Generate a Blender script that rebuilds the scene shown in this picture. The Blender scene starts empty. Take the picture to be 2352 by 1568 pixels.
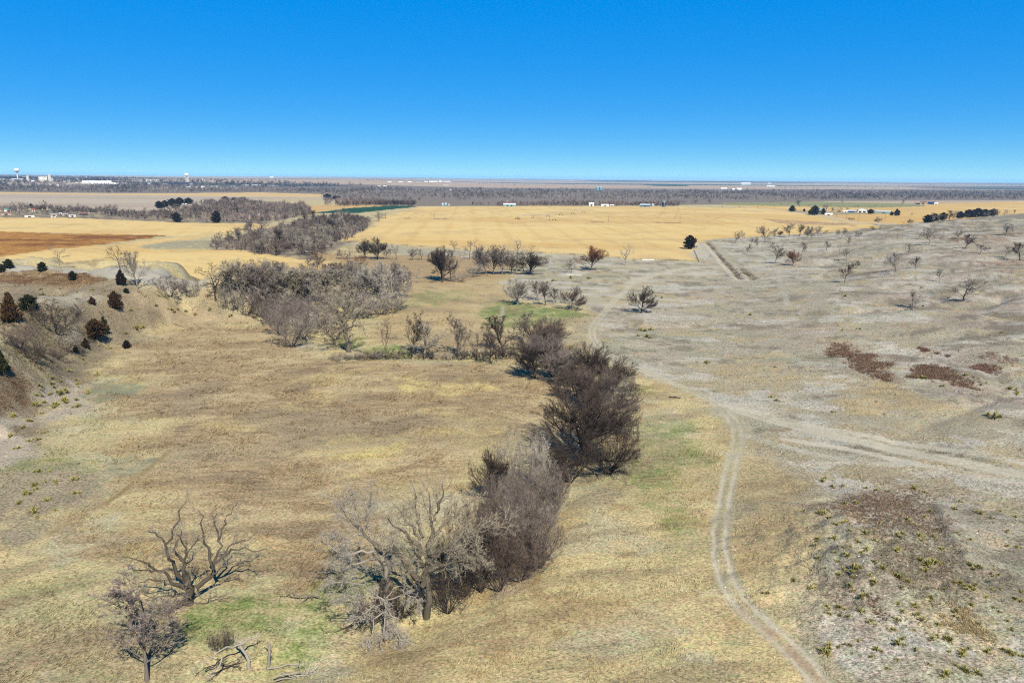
import bpy, math, random
import numpy as np
from mathutils import Vector, Matrix

# ------------------------------------------------------------------ camera, sky, sun, exposure
random.seed(5)
rng = np.random.default_rng(11)
SC = bpy.context.scene
COL = SC.collection
EYE = 55.0                       # camera height above the valley floor, metres
FPX = 1680.0                     # focal length in pixels of a 2352 px wide picture
PITCH = math.radians(12.62)
ROLL = math.radians(0.40)
cam_d = bpy.data.cameras.new('camera')
cam_d.sensor_width = 36.0
cam_d.lens = 36.0 * FPX / 2352.0
cam_d.clip_start = 1.0
cam_d.clip_end = 120000.0
cam = bpy.data.objects.new('camera', cam_d)
COL.objects.link(cam)
RM = Matrix.Rotation(math.pi / 2 - PITCH, 3, 'X') @ Matrix.Rotation(ROLL, 3, 'Z')
cam.matrix_world = Matrix.Translation((0, 0, EYE)) @ RM.to_4x4()
SC.camera = cam
R3 = np.array(RM)

SUN_EL, SUN_AZ = math.radians(46), math.radians(160)      # azimuth clockwise from the view direction
HAZE = 4.0e-5
SKY_S, SKY_P, SKY_K = 1.20, 0.19, 4.25
world = bpy.data.worlds.new('World')
SC.world = world
world.use_nodes = True
wn = world.node_tree
sky = wn.nodes.new('ShaderNodeTexSky')
sky.sky_type = 'NISHITA'
sky.sun_disc = False
sky.sun_elevation = SUN_EL
sky.sun_rotation = SUN_AZ
sky.altitude = 600
sky.air_density = 0.5
sky.dust_density = 0.0
sky.ozone_density = 4.0
# a clear, strongly blue spring sky with little brightening towards the horizon
sep = wn.nodes.new('ShaderNodeSeparateColor'); sep.mode = 'HSV'
com = wn.nodes.new('ShaderNodeCombineColor'); com.mode = 'HSV'
def wmath(op, a, b, clamp=False):
    n = wn.nodes.new('ShaderNodeMath'); n.operation = op; n.use_clamp = clamp
    wn.links.new(a, n.inputs[0]); n.inputs[1].default_value = b
    return n.outputs[0]
wn.links.new(sky.outputs[0], sep.inputs[0])
wn.links.new(wmath('SUBTRACT', sep.outputs[0], 0.004), com.inputs[0])
wn.links.new(wmath('MULTIPLY', wmath('POWER', sep.outputs[1], 0.6), SKY_S, True), com.inputs[1])
wn.links.new(wmath('MULTIPLY', wmath('POWER', sep.outputs[2], SKY_P), SKY_K), com.inputs[2])
bg = wn.nodes['Background']
wn.links.new(com.outputs[0], bg.inputs[0])
bg.inputs[1].default_value = 0.060
sun_d = bpy.data.lights.new('sun', 'SUN')
sun_d.energy = 4.8
sun_d.angle = math.radians(0.53)
sun_d.color = (1.0, 0.91, 0.77)
sun = bpy.data.objects.new('sun', sun_d)
COL.objects.link(sun)
to_sun = Vector((math.sin(SUN_AZ) * math.cos(SUN_EL), math.cos(SUN_AZ) * math.cos(SUN_EL), math.sin(SUN_EL)))
sun.rotation_euler = (-to_sun).to_track_quat('-Z', 'Y').to_euler()
SC.view_settings.view_transform = 'Standard'
SC.view_settings.look = 'None'
SC.view_settings.gamma = 1.0
SC.view_settings.exposure = 1.30
SC.view_settings.use_curve_mapping = False
SC.cycles.max_bounces = 5
SC.cycles.volume_bounces = 0
SC.cycles.use_denoising = False
SC.cycles.filter_width = 1.15

# ------------------------------------------------------------------ helpers: noise, pixels to places
NT = rng.random((256, 256))
def vn(x, y):
    xi = np.floor(x).astype(np.int64); yi = np.floor(y).astype(np.int64)
    fx = x - xi; fy = y - yi
    fx = fx * fx * (3 - 2 * fx); fy = fy * fy * (3 - 2 * fy)
    a = NT[xi & 255, yi & 255]; b = NT[(xi + 1) & 255, yi & 255]
    c = NT[xi & 255, (yi + 1) & 255]; d = NT[(xi + 1) & 255, (yi + 1) & 255]
    return (a * (1 - fx) + b * fx) * (1 - fy) + (c * (1 - fx) + d * fx) * fy - 0.5
def fbm(x, y, size, octv=4, gain=0.5):
    s = np.zeros_like(x, dtype=float); a = 1.0; f = 1.0 / size
    for o in range(octv):
        s += a * vn(x * f + 17.3 * o, y * f - 9.1 * o); a *= gain; f *= 2.03
    return s
def sstep(a, b, x):
    t = np.clip((x - a) / (b - a), 0, 1)
    return t * t * (3 - 2 * t)
def poly_sd(P, x, y):
    """signed distance to a polygon, positive inside"""
    P = np.asarray(P, float); n = len(P)
    best = np.full(x.shape, 1e18); inside = np.zeros(x.shape, bool)
    for i in range(n):
        ax, ay = P[i]; bx, by = P[(i + 1) % n]
        ex, ey = bx - ax, by - ay
        wx, wy = x - ax, y - ay
        t = np.clip((wx * ex + wy * ey) / (ex * ex + ey * ey + 1e-9), 0, 1)
        dx, dy = wx - t * ex, wy - t * ey
        best = np.minimum(best, dx * dx + dy * dy)
        c = ((ay > y) != (by > y))
        with np.errstate(divide='ignore', invalid='ignore'):
            xx = ex * (y - ay) / (ey if ey != 0 else 1e-9) + ax
        inside ^= (c & (x < xx))
    d = np.sqrt(best)
    return np.where(inside, d, -d)
def line_dist(P, x, y):
    """distance to an open polyline and signed side offset"""
    P = np.asarray(P, float)
    best = np.full(x.shape, 1e18); side = np.zeros(x.shape)
    for i in range(len(P) - 1):
        ax, ay = P[i]; bx, by = P[i + 1]
        ex, ey = bx - ax, by - ay
        wx, wy = x - ax, y - ay
        t = np.clip((wx * ex + wy * ey) / (ex * ex + ey * ey + 1e-9), 0, 1)
        dx, dy = wx - t * ex, wy - t * ey
        d = dx * dx + dy * dy
        m = d < best
        best = np.where(m, d, best)
        side = np.where(m, np.sign(ex * wy - ey * wx), side)
    d = np.sqrt(best)
    return d, d * side

CROPS = {'d': (0, 0, 1), '1': (0, 367.5, .336), '2': (781, 367.5, .336), '3': (1562, 367.5, .336),
         '4': (0, 569.6, .2734), '5': (413.5, 514.5, .2734), '6': (1010.7, 514.5, .2734), '7': (1562, 514.5, .336),
         '8': (137.8, 1056.6, .3263), 'A': (689, 964.7, .3849), 'B': (1056.6, 698.3, .2929),
         'C': (1607.9, 973.9, .3791), 'D': (1148.5, 918.8, .4144), 'E': (0, 872.8, .293), 'F': (597.2, 716.6, .293),
         'G': (1699.7, 753.4, .2774), 'z1': (0, 376.7, .1172), 'z2': (275.6, 385.9, .1563), 'z3': (826.9, 395.1, .1563),
         'z4': (1194.4, 395.1, .1953), 'z5': (1745.7, 441, .1758), 'z6': (0, 450.2, .1172)}
def px(c, x, y):
    o = CROPS[c]
    return o[0] + x * o[2], o[1] + y * o[2]
def ray(x, y):
    v = np.array([(np.asarray(x, float) - 1176) / FPX, -(np.asarray(y, float) - 784) / FPX, -np.ones_like(np.asarray(x, float))])
    return np.tensordot(R3, v, axes=(1, 0))

# relief of the place: bluff on the left, long hillside on the right, creek, knoll, banks
BLUFF = [(-109, 150), (-121, 194), (-134, 236), (-122, 274), (-84, 278), (-88, 300), (-140, 312), (-152, 368), (-260, 378),
         (-520, 372), (-520, 120), (-150, 120)]
CREEK = None
KNOLL = (50.0, 92.0)
def relief(x, y):
    x = np.asarray(x, float); y = np.asarray(y, float)
    r = np.hypot(x, y)
    x0 = np.interp(y, [0, 100, 366, 700, 950], [38, 52, 112, 275, 330])
    u = (x - x0) / 18.0
    hl = 0.105 * 18.0 * np.where(u > 30, u, np.log1p(np.exp(np.clip(u, -30, 30))))
    hl = 38 * (1 - np.exp(-hl / 38))
    hl *= 1 - sstep(735, 980, y - 0.05 * x)
    hl *= sstep(-150, 60, y)
    rid = np.clip(1 - np.abs(fbm(x * 1.15 + 31, y * .8, 52, 2)) * 5.0, 0, 1) ** 2         # shallow gullies
    und = fbm(x, y, 46, 3) * 3.4 + fbm(x, y, 11, 3) * 0.8 - 1.6 * rid
    hl += und * sstep(0.6, 5.0, hl) * (1 - sstep(700, 900, y))
    near = (x > -620) & (x < 100) & (y > 60) & (y < 460)
    z = hl
    if near.any():
        sd = np.full(x.shape, -99.0)
        sd[near] = poly_sd(BLUFF, x[near] + 5 * fbm(x[near], y[near], 21, 2), y[near] + 5 * fbm(x[near] + 70, y[near], 21, 2))
        bl = 14.5 * sstep(-2.5, 16, sd)
        bl += sstep(0.5, 4, bl) * (fbm(x, y, 14, 4, .6) * 2.8 - 3.0 * np.clip(1 - np.abs(fbm(x * .8 + 9, y * 1.3, 26, 2)) * 5, 0, 1) ** 2)
        z = z + bl
    # creek channel
    if CREEK is not None:
        nr = (r < 480)
        if nr.any():
            d = np.full(x.shape, 99.0)
            d[nr] = line_dist(CREEK, x[nr], y[nr])[0]
            z = z - 1.5 * np.exp(-(d / 4.5) ** 2)
    # knoll with a cut face near the right-hand side
    kx, ky = KNOLL
    g = np.exp(-(((x - kx) / 17.0) ** 2 + ((y - ky) / 21.0) ** 2))
    z = z + 5.4 * g + g * (fbm(x, y, 6.5, 4, .6) * 1.9 - .7 * np.clip(1 - np.abs(fbm(x, y, 9, 2)) * 5, 0, 1) ** 2)
    z = z + 0.30 * fbm(x, y, 19, 3) * (1 - sstep(350, 600, r)) + 0.09 * fbm(x, y, 3.1, 2) * (1 - sstep(200, 320, r))
    az_ = np.arctan2(x, y)
    z = z + 26 * sstep(2500, 4300, r) * sstep(0.02, -0.22, az_) * sstep(-1.6, -1.2, az_)      # the town stands on rising ground
    z = z + 36 * np.clip(fbm(x + 900, y, 5200, 3), 0, 1) * sstep(8000, 15000, r)
    if EXTRA:
        for f in EXTRA:
            z = z + f(x, y)
    return z
EXTRA = []
TAB = {}
def build_table():
    az = np.radians(np.linspace(-58, 58, 900))
    rad = np.concatenate([np.geomspace(25, 700, 420), np.geomspace(703, 29000, 160)])
    x = rad[:, None] * np.sin(az)[None, :]; y = rad[:, None] * np.cos(az)[None, :]
    TAB['az'] = az; TAB['rad'] = rad; TAB['z'] = relief(x.ravel(), y.ravel()).reshape(x.shape)
def G(x, y):
    """where the sight line through picture point (x, y) meets the ground"""
    x = np.atleast_1d(np.asarray(x, float)); y = np.atleast_1d(np.asarray(y, float))
    d = ray(x, y)
    d = d / np.hypot(d[0], d[1])                     # unit horizontal length
    az = np.arctan2(d[0], d[1]); A = TAB['az']; R = TAB['rad']
    u = np.clip((az - A[0]) / (A[1] - A[0]), 0, len(A) - 1.001)
    i = u.astype(int); f = u - i
    z = TAB['z'][:, i] * (1 - f) + TAB['z'][:, i + 1] * f            # (radius, point)
    gap = EYE + d[2][None, :] * R[:, None] - z
    below = gap < 0
    k = np.argmax(below, 0); k = np.where(below.any(0), np.maximum(k, 1), len(R) - 1)
    q = np.arange(len(x)); g0 = gap[k - 1, q]; g1 = gap[k, q]
    w = np.clip(g0 / np.where(np.abs(g0 - g1) < 1e-9, 1, g0 - g1), 0, 1)
    t = R[k - 1] * (1 - w) + R[k] * w
    X, Y = d[0] * t, d[1] * t
    return np.stack([X, Y, relief(X, Y)], 1)
def GP(c, pts):
    q = [px(c, *p) for p in pts]
    return G([a[0] for a in q], [a[1] for a in q])[:, :2]

build_table()
CREEK = GP('d', [(380, 1600), (560, 1545), (760, 1500), (930, 1440), (1080, 1370), (1190, 1270), (1270, 1160), (1340, 1060), (1350, 960),
                 (1310, 890), (1240, 830), (1180, 812), (1090, 820), (960, 815), (850, 800), (740, 770), (680, 735), (640, 700)])
def g_bank(c, pts, drop, wid, side):
    P = GP(c, pts)
    def f(x, y):
        out = np.zeros_like(x)
        m = (x > P[:, 0].min() - 30) & (x < P[:, 0].max() + 30) & (y > P[:, 1].min() - 30) & (y < P[:, 1].max() + 30)
        if m.any():
            d, s = line_dist(P, x[m], y[m])
            s = s * side
            ends = np.minimum(np.hypot(x[m] - P[0, 0], y[m] - P[0, 1]), np.hypot(x[m] - P[-1, 0], y[m] - P[-1, 1]))
            prof = np.where(s > 0, np.exp(-s / wid), 0) * sstep(-0.2, 1.8, s)
            out[m] = -drop * prof * (0.45 + 0.55 * sstep(0, 7, ends))
        return out
    return f
_e = [g_bank('d', [(1495, 745), (1540, 745), (1590, 742), (1642, 735)], 1.9, 5.0, -1),
      g_bank('C', [(1320, 430), (1440, 470), (1500, 600), (1560, 720), (1660, 820)], 1.1, 6.0, -1),
      g_bank('6', [(1090, 465), (1180, 468), (1260, 472), (1420, 462), (1520, 462)], 1.0, 4.0, -1)]
EXTRA.extend(_e)
DITCH = GP('d', [(1622, 556), (1640, 574), (1662, 600), (1690, 628), (1702, 640)])
DITCH2 = GP('d', [(1650, 570), (1676, 597), (1706, 622), (1728, 642)])
def f_ditch(x, y):
    out = np.zeros_like(x)
    m = (x > DITCH[:, 0].min() - 20) & (x < DITCH2[:, 0].max() + 20) & (y > DITCH[:, 1].min() - 20) & (y < DITCH[:, 1].max() + 20)
    if m.any():
        d1 = line_dist(DITCH, x[m], y[m])[0]; d2 = line_dist(DITCH2, x[m], y[m])[0]
        out[m] = -1.3 * np.exp(-(d1 / 1.7) ** 2) - 0.9 * np.exp(-(d2 / 2.0) ** 2) + 0.6 * np.exp(-((d1 - 4.5) / 2) ** 2)
    return out
EXTRA.append(f_ditch)
build_table()

# ------------------------------------------------------------------ helpers: objects and materials
def lin(c, k=1.0):
    c = np.asarray(c, float) / 255.0
    v = np.where(c <= 0.04045, c / 12.92, ((c + 0.055) / 1.055) ** 2.4)
    return v * k
def tag(o, label=None, cat=None, group=None, kind=None):
    if label: o['label'] = label
    if cat: o['category'] = cat
    if group: o['group'] = group
    if kind: o['kind'] = kind
    return o
def new_obj(name, data, parent=None, loc=None):
    o = bpy.data.objects.new(name, data)
    COL.objects.link(o)
    if parent is not None: o.parent = parent
    if loc is not None: o.location = loc
    return o
def np_mesh(name, V, T, mat, tone=None, smooth=False, Q=None):
    """V (n,3) vertices, T (m,3) triangles and/or Q (k,4) quads; tone: per-vertex value"""
    me = bpy.data.meshes.new(name)
    V = np.asarray(V, np.float32)
    nT = 0 if T is None else len(T); nQ = 0 if Q is None else len(Q)
    me.vertices.add(len(V)); me.vertices.foreach_set('co', V.ravel())
    idx = []
    if nT: idx.append(np.asarray(T, np.int32).ravel())
    if nQ: idx.append(np.asarray(Q, np.int32).ravel())
    idx = np.concatenate(idx)
    me.loops.add(len(idx)); me.loops.foreach_set('vertex_index', idx)
    tot = np.concatenate([np.full(nT, 3, np.int32), np.full(nQ, 4, np.int32)])
    st = np.concatenate([[0], np.cumsum(tot)[:-1]]).astype(np.int32)
    me.polygons.add(nT + nQ)
    me.polygons.foreach_set('loop_start', st)
    try: me.polygons.foreach_set('loop_total', tot)
    except Exception: pass
    me.polygons.foreach_set('use_smooth', np.full(nT + nQ, smooth))
    if tone is not None:
        tone = np.asarray(tone, np.float32)
        if tone.ndim == 1:
            a = me.attributes.new('tone', 'FLOAT', 'POINT'); a.data.foreach_set('value', tone)
        else:
            a = me.attributes.new('tint', 'FLOAT_COLOR', 'POINT')
            a.data.foreach_set('color', np.concatenate([tone, np.ones((len(tone), 1), np.float32)], 1).astype(np.float32).ravel())
    me.update(calc_edges=True)
    if mat is not None: me.materials.append(mat)
    return me
def new_mat(name, rough=0.9, spec=0.2):
    m = bpy.data.materials.new(name); m.use_nodes = True
    b = m.node_tree.nodes['Principled BSDF']
    b.inputs['Roughness'].default_value = rough
    b.inputs['Specular IOR Level'].default_value = spec
    return m, m.node_tree, b
def math_node(nt, op, a, b=None, clamp=False):
    n = nt.nodes.new('ShaderNodeMath'); n.operation = op; n.use_clamp = clamp
    for i, v in enumerate((a, b)):
        if v is None: continue
        if isinstance(v, (int, float)): n.inputs[i].default_value = v
        else: nt.links.new(v, n.inputs[i])
    return n.outputs[0]
def mix_col(nt, f, a, b, mode='MIX'):
    n = nt.nodes.new('ShaderNodeMix'); n.data_type = 'RGBA'; n.blend_type = mode
    for i, v in ((0, f), (6, a), (7, b)):
        if isinstance(v, (int, float)): n.inputs[i].default_value = v
        elif isinstance(v, (tuple, list, np.ndarray)): n.inputs[i].default_value = (*[float(q) for q in v[:3]], 1)
        else: nt.links.new(v, n.inputs[i])
    return n.outputs[2]
def noise_node(nt, vec, scale, detail=4, rough=0.55, dist=0.0):
    n = nt.nodes.new('ShaderNodeTexNoise')
    n.inputs['Scale'].default_value = scale; n.inputs['Detail'].default_value = detail
    n.inputs['Roughness'].default_value = rough; n.inputs['Distortion'].default_value = dist
    if vec is not None: nt.links.new(vec, n.inputs['Vector'])
    return n.outputs[0]
def plain_mat(name, c, rough=0.8, var=0.12, scale=0.8, spec=0.2, metal=0.0):
    m, nt, b = new_mat(name, rough, spec)
    c = lin(c, 0.50)
    tc = nt.nodes.new('ShaderNodeTexCoord')
    n = noise_node(nt, tc.outputs['Object'], scale, 5)
    v = math_node(nt, 'ADD', math_node(nt, 'MULTIPLY', n, 2 * var), 1 - var)
    hv = nt.nodes.new('ShaderNodeHueSaturation')
    hv.inputs['Color'].default_value = (*c, 1)
    nt.links.new(v, hv.inputs['Value'])
    nt.links.new(hv.outputs[0], b.inputs['Base Color'])
    b.inputs['Metallic'].default_value = metal
    return m
def wood_mat(name, bark, twig, var=0.25):
    """bark for tone 0, twig colour for tone 1, each tree a little lighter or darker than the next"""
    m, nt, b = new_mat(name, 0.9, 0.1)
    at = nt.nodes.new('ShaderNodeAttribute'); at.attribute_name = 'tone'
    tc = nt.nodes.new('ShaderNodeTexCoord')
    n = noise_node(nt, tc.outputs['Object'], 9.0, 4)
    c = mix_col(nt, at.outputs['Fac'], lin(bark, 0.40), lin(twig, 0.40))
    oi = nt.nodes.new('ShaderNodeObjectInfo')
    v = math_node(nt, 'ADD', math_node(nt, 'MULTIPLY', oi.outputs['Random'], 2 * var), 1 - var)
    v = math_node(nt, 'MULTIPLY', v, math_node(nt, 'ADD', math_node(nt, 'MULTIPLY', n, 0.7), 0.65))
    hv = nt.nodes.new('ShaderNodeHueSaturation')
    nt.links.new(c, hv.inputs['Color']); nt.links.new(v, hv.inputs['Value'])
    nt.links.new(hv.outputs[0], b.inputs['Base Color'])
    return m
def tint_mat(name, rough=0.95, k=1.0):
    m, nt, b = new_mat(name, rough, 0.05)
    at = nt.nodes.new('ShaderNodeAttribute'); at.attribute_name = 'tint'
    tc = nt.nodes.new('ShaderNodeTexCoord')
    n = noise_node(nt, tc.outputs['Object'], 3.0, 3)
    hv = nt.nodes.new('ShaderNodeHueSaturation')
    nt.links.new(at.outputs['Color'], hv.inputs['Color'])
    nt.links.new(math_node(nt, 'ADD', math_node(nt, 'MULTIPLY', n, 0.5 * k), k * 0.75), hv.inputs['Value'])
    nt.links.new(hv.outputs[0], b.inputs['Base Color'])
    return m

# ------------------------------------------------------------------ the ground: one relief sheet, cut into ground, fields, tracks and road
KA = 0.392
fine = np.radians(np.linspace(-42, 42, 660))
coarse = np.radians(np.linspace(42, 318, 60))[1:-1]
ANG = np.concatenate([fine, coarse]); NA = len(ANG)
rr = [1.5, 12, 24, 34, 40]
while rr[-1] < 30000:
    r = rr[-1]
    rr.append(r + min((r * r + EYE * EYE) / EYE * 0.00175, 0.0165 * r))
RAD = np.array(rr); NR = len(RAD)
gx = RAD[:, None] * np.sin(ANG)[None, :]
gy = RAD[:, None] * np.cos(ANG)[None, :]
gx = gx.ravel(); gy = gy.ravel()
gz = relief(gx, gy)
NV = len(gx)
gr = np.hypot(gx, gy)
colA = np.empty((NV, 3)); colB = np.empty((NV, 3)); con = np.full(NV, 1.0); cover = np.zeros(NV, np.int32); tall = np.full(NV, 0.6)
colA[:] = lin((212, 198, 152), KA); colB[:] = lin((190, 176, 132), KA)
MUTE = 0.24
def soft_col(c):
    c = np.asarray(c, float); g = c @ np.array([.3, .59, .11])
    return lin(c + (g + np.array([-1, 2, 1]) - c) * MUTE, KA)
def paint(A, B, w, contrast=None, cid=None, grass=None, idx=None):
    if idx is None:
        idx = np.where(w > 0.001)[0]; w = w[idx]
    W = w[:, None]
    colA[idx] = colA[idx] * (1 - W) + soft_col(A) * W; colB[idx] = colB[idx] * (1 - W) + soft_col(B) * W
    if contrast is not None: con[idx] = con[idx] * (1 - w) + contrast * w
    if grass is not None: tall[idx] = tall[idx] * (1 - w) + grass * w
    if cid is not None: cover[idx[w > 0.5]] = cid
def region(c, pts, A, B, soft=3.0, wob=3.0, size=14.0, k=1.0, contrast=None, cid=None, grass=None):
    P = GP(c, pts)
    mrg = soft + wob * 2
    idx = np.where((gx > P[:, 0].min() - mrg) & (gx < P[:, 0].max() + mrg) & (gy > P[:, 1].min() - mrg) & (gy < P[:, 1].max() + mrg))[0]
    if not len(idx): return
    x, y = gx[idx], gy[idx]
    sd = poly_sd(P, x, y)
    if wob: sd = sd + wob * 2 * fbm(x, y, size, 4, 0.6)
    w = sstep(-soft, soft, sd) * k
    if k < 1 and wob: w = np.clip(w * (1.0 + 1.2 * fbm(x + 300, y, size * 0.35, 4, 0.7)), 0, 1)
    if cid is not None and cid >= 10: w = w * sstep(1.6, 0.7, gz[idx] * (gx[idx] < 100) * (gr[idx] < 800))   # fields lie on the valley floor
    paint(A, B, w, contrast, cid, grass, idx)
def path(c, pts, width, A, B, k=1.0, ruts=0.0, cid=None, soft=0.25):
    P = GP(c, pts)
    # smooth the line
    for _ in range(3):
        Q = [P[0]]
        for i in range(len(P) - 1):
            Q += [P[i] * .75 + P[i + 1] * .25, P[i] * .25 + P[i + 1] * .75]
        Q.append(P[-1]); P = np.array(Q)
    m = (gx > P[:, 0].min() - 9) & (gx < P[:, 0].max() + 9) & (gy > P[:, 1].min() - 9) & (gy < P[:, 1].max() + 9)
    idx = np.where(m)[0]
    d, s = line_dist(P, gx[idx], gy[idx])
    d = d + 0.35 * fbm(gx[idx], gy[idx], 2.5, 3)
    body = 1 - sstep(width * .5 - soft, width * .5 + soft * 2, d)
    w = np.clip(body * k * np.clip(1 + 1.3 * fbm(gx[idx], gy[idx], 6.0, 4, .6), 0.1, 1.3), 0, 1)
    paint(A, B, w, 0.5, None, 0.0, idx)
    if ruts:
        w2 = np.exp(-((d - ruts) / (0.32 + .0006 * gr[idx])) ** 2) * np.clip(0.82 + 1.1 * fbm(gx[idx], gy[idx], 11, 3), 0.1, .95)
        paint((216, 206, 178), (200, 190, 162), w2, 0.4, None, 0.0, idx)
        gz[idx] -= 0.10 * w2
    if cid is not None:
        cover[idx[d < width * .5]] = cid

YEL = ((212, 187, 122), (188, 160, 98)); BRN = ((166, 138, 98), (190, 164, 116)); GRY = ((190, 181, 156), (168, 157, 133))
CROPC = ((236, 210, 144), (230, 200, 130)); PALE = ((198, 190, 168), (182, 172, 150))
# broad land cover
nearm = np.where(gr < 700)[0]
_x, _y = gx[nearm], gy[nearm]
for q, (A, B, size, lo, hi, k) in enumerate((((226, 204, 142), (208, 184, 120), 22, .02, .3, .8), ((176, 174, 124), (162, 160, 112), 16, .08, .34, .5),
                                          ((196, 190, 158), (182, 176, 142), 13, .08, .32, .6), ((186, 150, 92), (170, 136, 88), 8, .12, .36, .55))):
    paint(A, B, sstep(lo, hi, fbm(_x * .7 + 211 * q, _y + 97 * q, size, 4, .62)) * k, None, None, None, nearm)
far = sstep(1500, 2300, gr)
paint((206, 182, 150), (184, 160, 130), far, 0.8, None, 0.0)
# fields and bands far across the valley
band = fbm(gx * 0.35, gy, 1500, 3, 0.6) + 0.5 * vn(np.floor(gx / 1700.0) * 3.7, np.floor((gy + 0.1 * gx) / 620.0) * 5.1)
f2 = sstep(2600, 3600, gr)
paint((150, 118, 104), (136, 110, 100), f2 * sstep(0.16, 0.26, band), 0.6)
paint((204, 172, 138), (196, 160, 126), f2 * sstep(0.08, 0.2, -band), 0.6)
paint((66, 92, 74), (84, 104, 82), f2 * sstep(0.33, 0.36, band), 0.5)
region('z4', [(1410, 150), (1700, 145), (2005, 158), (1950, 168), (1600, 165)], (52, 86, 66), (60, 92, 70), 10, 0, contrast=.4)
region('z4', [(620, 98), (900, 96), (1550, 104), (1500, 116), (1000, 110)], (60, 84, 84), (70, 92, 88), 30, 0, contrast=.4)
# pasture, meadow, bluff
region('d', [(1150, 690), (1210, 640), (1290, 598), (1600, 602), (1640, 548), (1900, 532), (1960, 526), (2352, 486), (2900, 470), (3000, 1700), (2350, 1700), (1960, 1600), (1880, 1480),
             (1850, 1300), (1850, 1180), (1760, 1060), (1710, 960), (1560, 880), (1450, 835), (1390, 790), (1350, 700)], *GRY, soft=5, wob=6, size=24, contrast=1.25, grass=0.26)
region('d', [(860, 655), (1150, 640), (1170, 690), (1110, 740), (1180, 800), (1000, 815), (850, 790), (880, 700)], (208, 182, 126), (186, 158, 104), 4, 4, contrast=1.0)
region('d', [(780, 556), (925, 566), (1067, 575), (1225, 582), (1330, 588), (1600, 604), (1630, 640), (1500, 700), (1380, 705), (1340, 690), (1150, 650), (1190, 620), (1250, 600), (1080, 590), (900, 585)],
       (192, 182, 148), (174, 162, 128), 4, 4, contrast=0.8, grass=0.1)
region('d', [(760, 590), (900, 585), (1080, 590), (1180, 600), (1150, 640), (1000, 655), (900, 640), (800, 620)], (196, 164, 112), (170, 140, 96), 5, 5)
region('d', [(300, 800), (420, 735), (620, 752), (690, 806), (800, 826), (1180, 836), (1250, 890), (1240, 960), (1120, 1060), (960, 1110), (800, 1150), (740, 1330), (640, 1360), (570, 1260),
             (430, 1180), (350, 1120), (400, 1040), (330, 990), (250, 930), (340, 880)], *BRN, soft=6, wob=7, size=20, contrast=.95, grass=0.9)
for pts, k in (([(930, 870), (1060, 870), (1130, 890), (1050, 920), (960, 900)], .8), ([(720, 1005), (860, 995), (990, 990), (970, 1020), (840, 1035), (740, 1025)], .85),
               ([(800, 1050), (880, 1050), (910, 1075), (860, 1090), (820, 1085)], .8), ([(700, 880), (800, 850), (860, 845), (760, 890)], .4),
               ([(450, 990), (640, 940), (760, 910), (700, 950), (520, 1000)], .35), ([(1000, 940), (1120, 960), (1180, 1000), (1060, 1050), (980, 1000)], .5)):
    region('d', pts, (228, 206, 126), (212, 186, 108), 3, 5, 10, k)
region('d', [(-500, 640), (250, 636), (330, 668), (480, 686), (600, 720), (560, 744), (420, 728), (310, 765), (270, 800), (200, 870), (150, 905), (80, 1000), (0, 1060), (-500, 1250)],
       (174, 156, 122), (130, 114, 88), 4, 4, 9, contrast=1.5, grass=0.4)
region('4', [(980, 370), (1650, 425), (2230, 560), (2230, 620), (1900, 640), (1400, 560), (1000, 480)], (190, 166, 128), (172, 150, 114), 3, 3, contrast=.8)
region('d', [(-300, 1130), (-300, 960), (60, 935), (110, 895), (160, 872), (215, 880), (170, 950), (95, 990), (60, 1040), (0, 1075)], (196, 182, 160), (174, 160, 138), 3, 5, 8, contrast=1.1, grass=.2)
region('4', [(0, 700), (150, 800), (330, 900), (380, 1050), (250, 1080), (100, 980), (0, 900)], (220, 202, 154), (160, 142, 102), 2, 4, 6, .9, contrast=1.6)
region('4', [(0, 1050), (120, 1060), (250, 1150), (290, 1260), (180, 1340), (0, 1320)], (158, 128, 96), (128, 106, 82), 2, 4, 6, .8, contrast=1.5)
region('d', [(-200, 1130), (0, 1105), (80, 1075), (170, 1085), (200, 1115), (180, 1170), (140, 1212), (60, 1222), (0, 1185), (-200, 1200)], (180, 164, 130), (154, 140, 110), 5, 6, 8, contrast=1.3, grass=.25)
region('d', [(-200, 616), (100, 621), (225, 633), (220, 650), (140, 668), (0, 652), (-200, 655)], (122, 86, 54), (146, 112, 68), 2, 3, 14, contrast=1.2)
region('d', [(-300, 608), (110, 613), (300, 619), (400, 636), (480, 655), (420, 674), (330, 652), (225, 634), (0, 622), (-300, 620)], (192, 186, 166), (178, 170, 150), 2, 1.5, contrast=.5, grass=.0)
region('4', [(330, 380), (760, 380), (960, 430), (700, 470), (330, 480)], (186, 176, 150), (170, 160, 138), 2, 2, contrast=.6)
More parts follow.
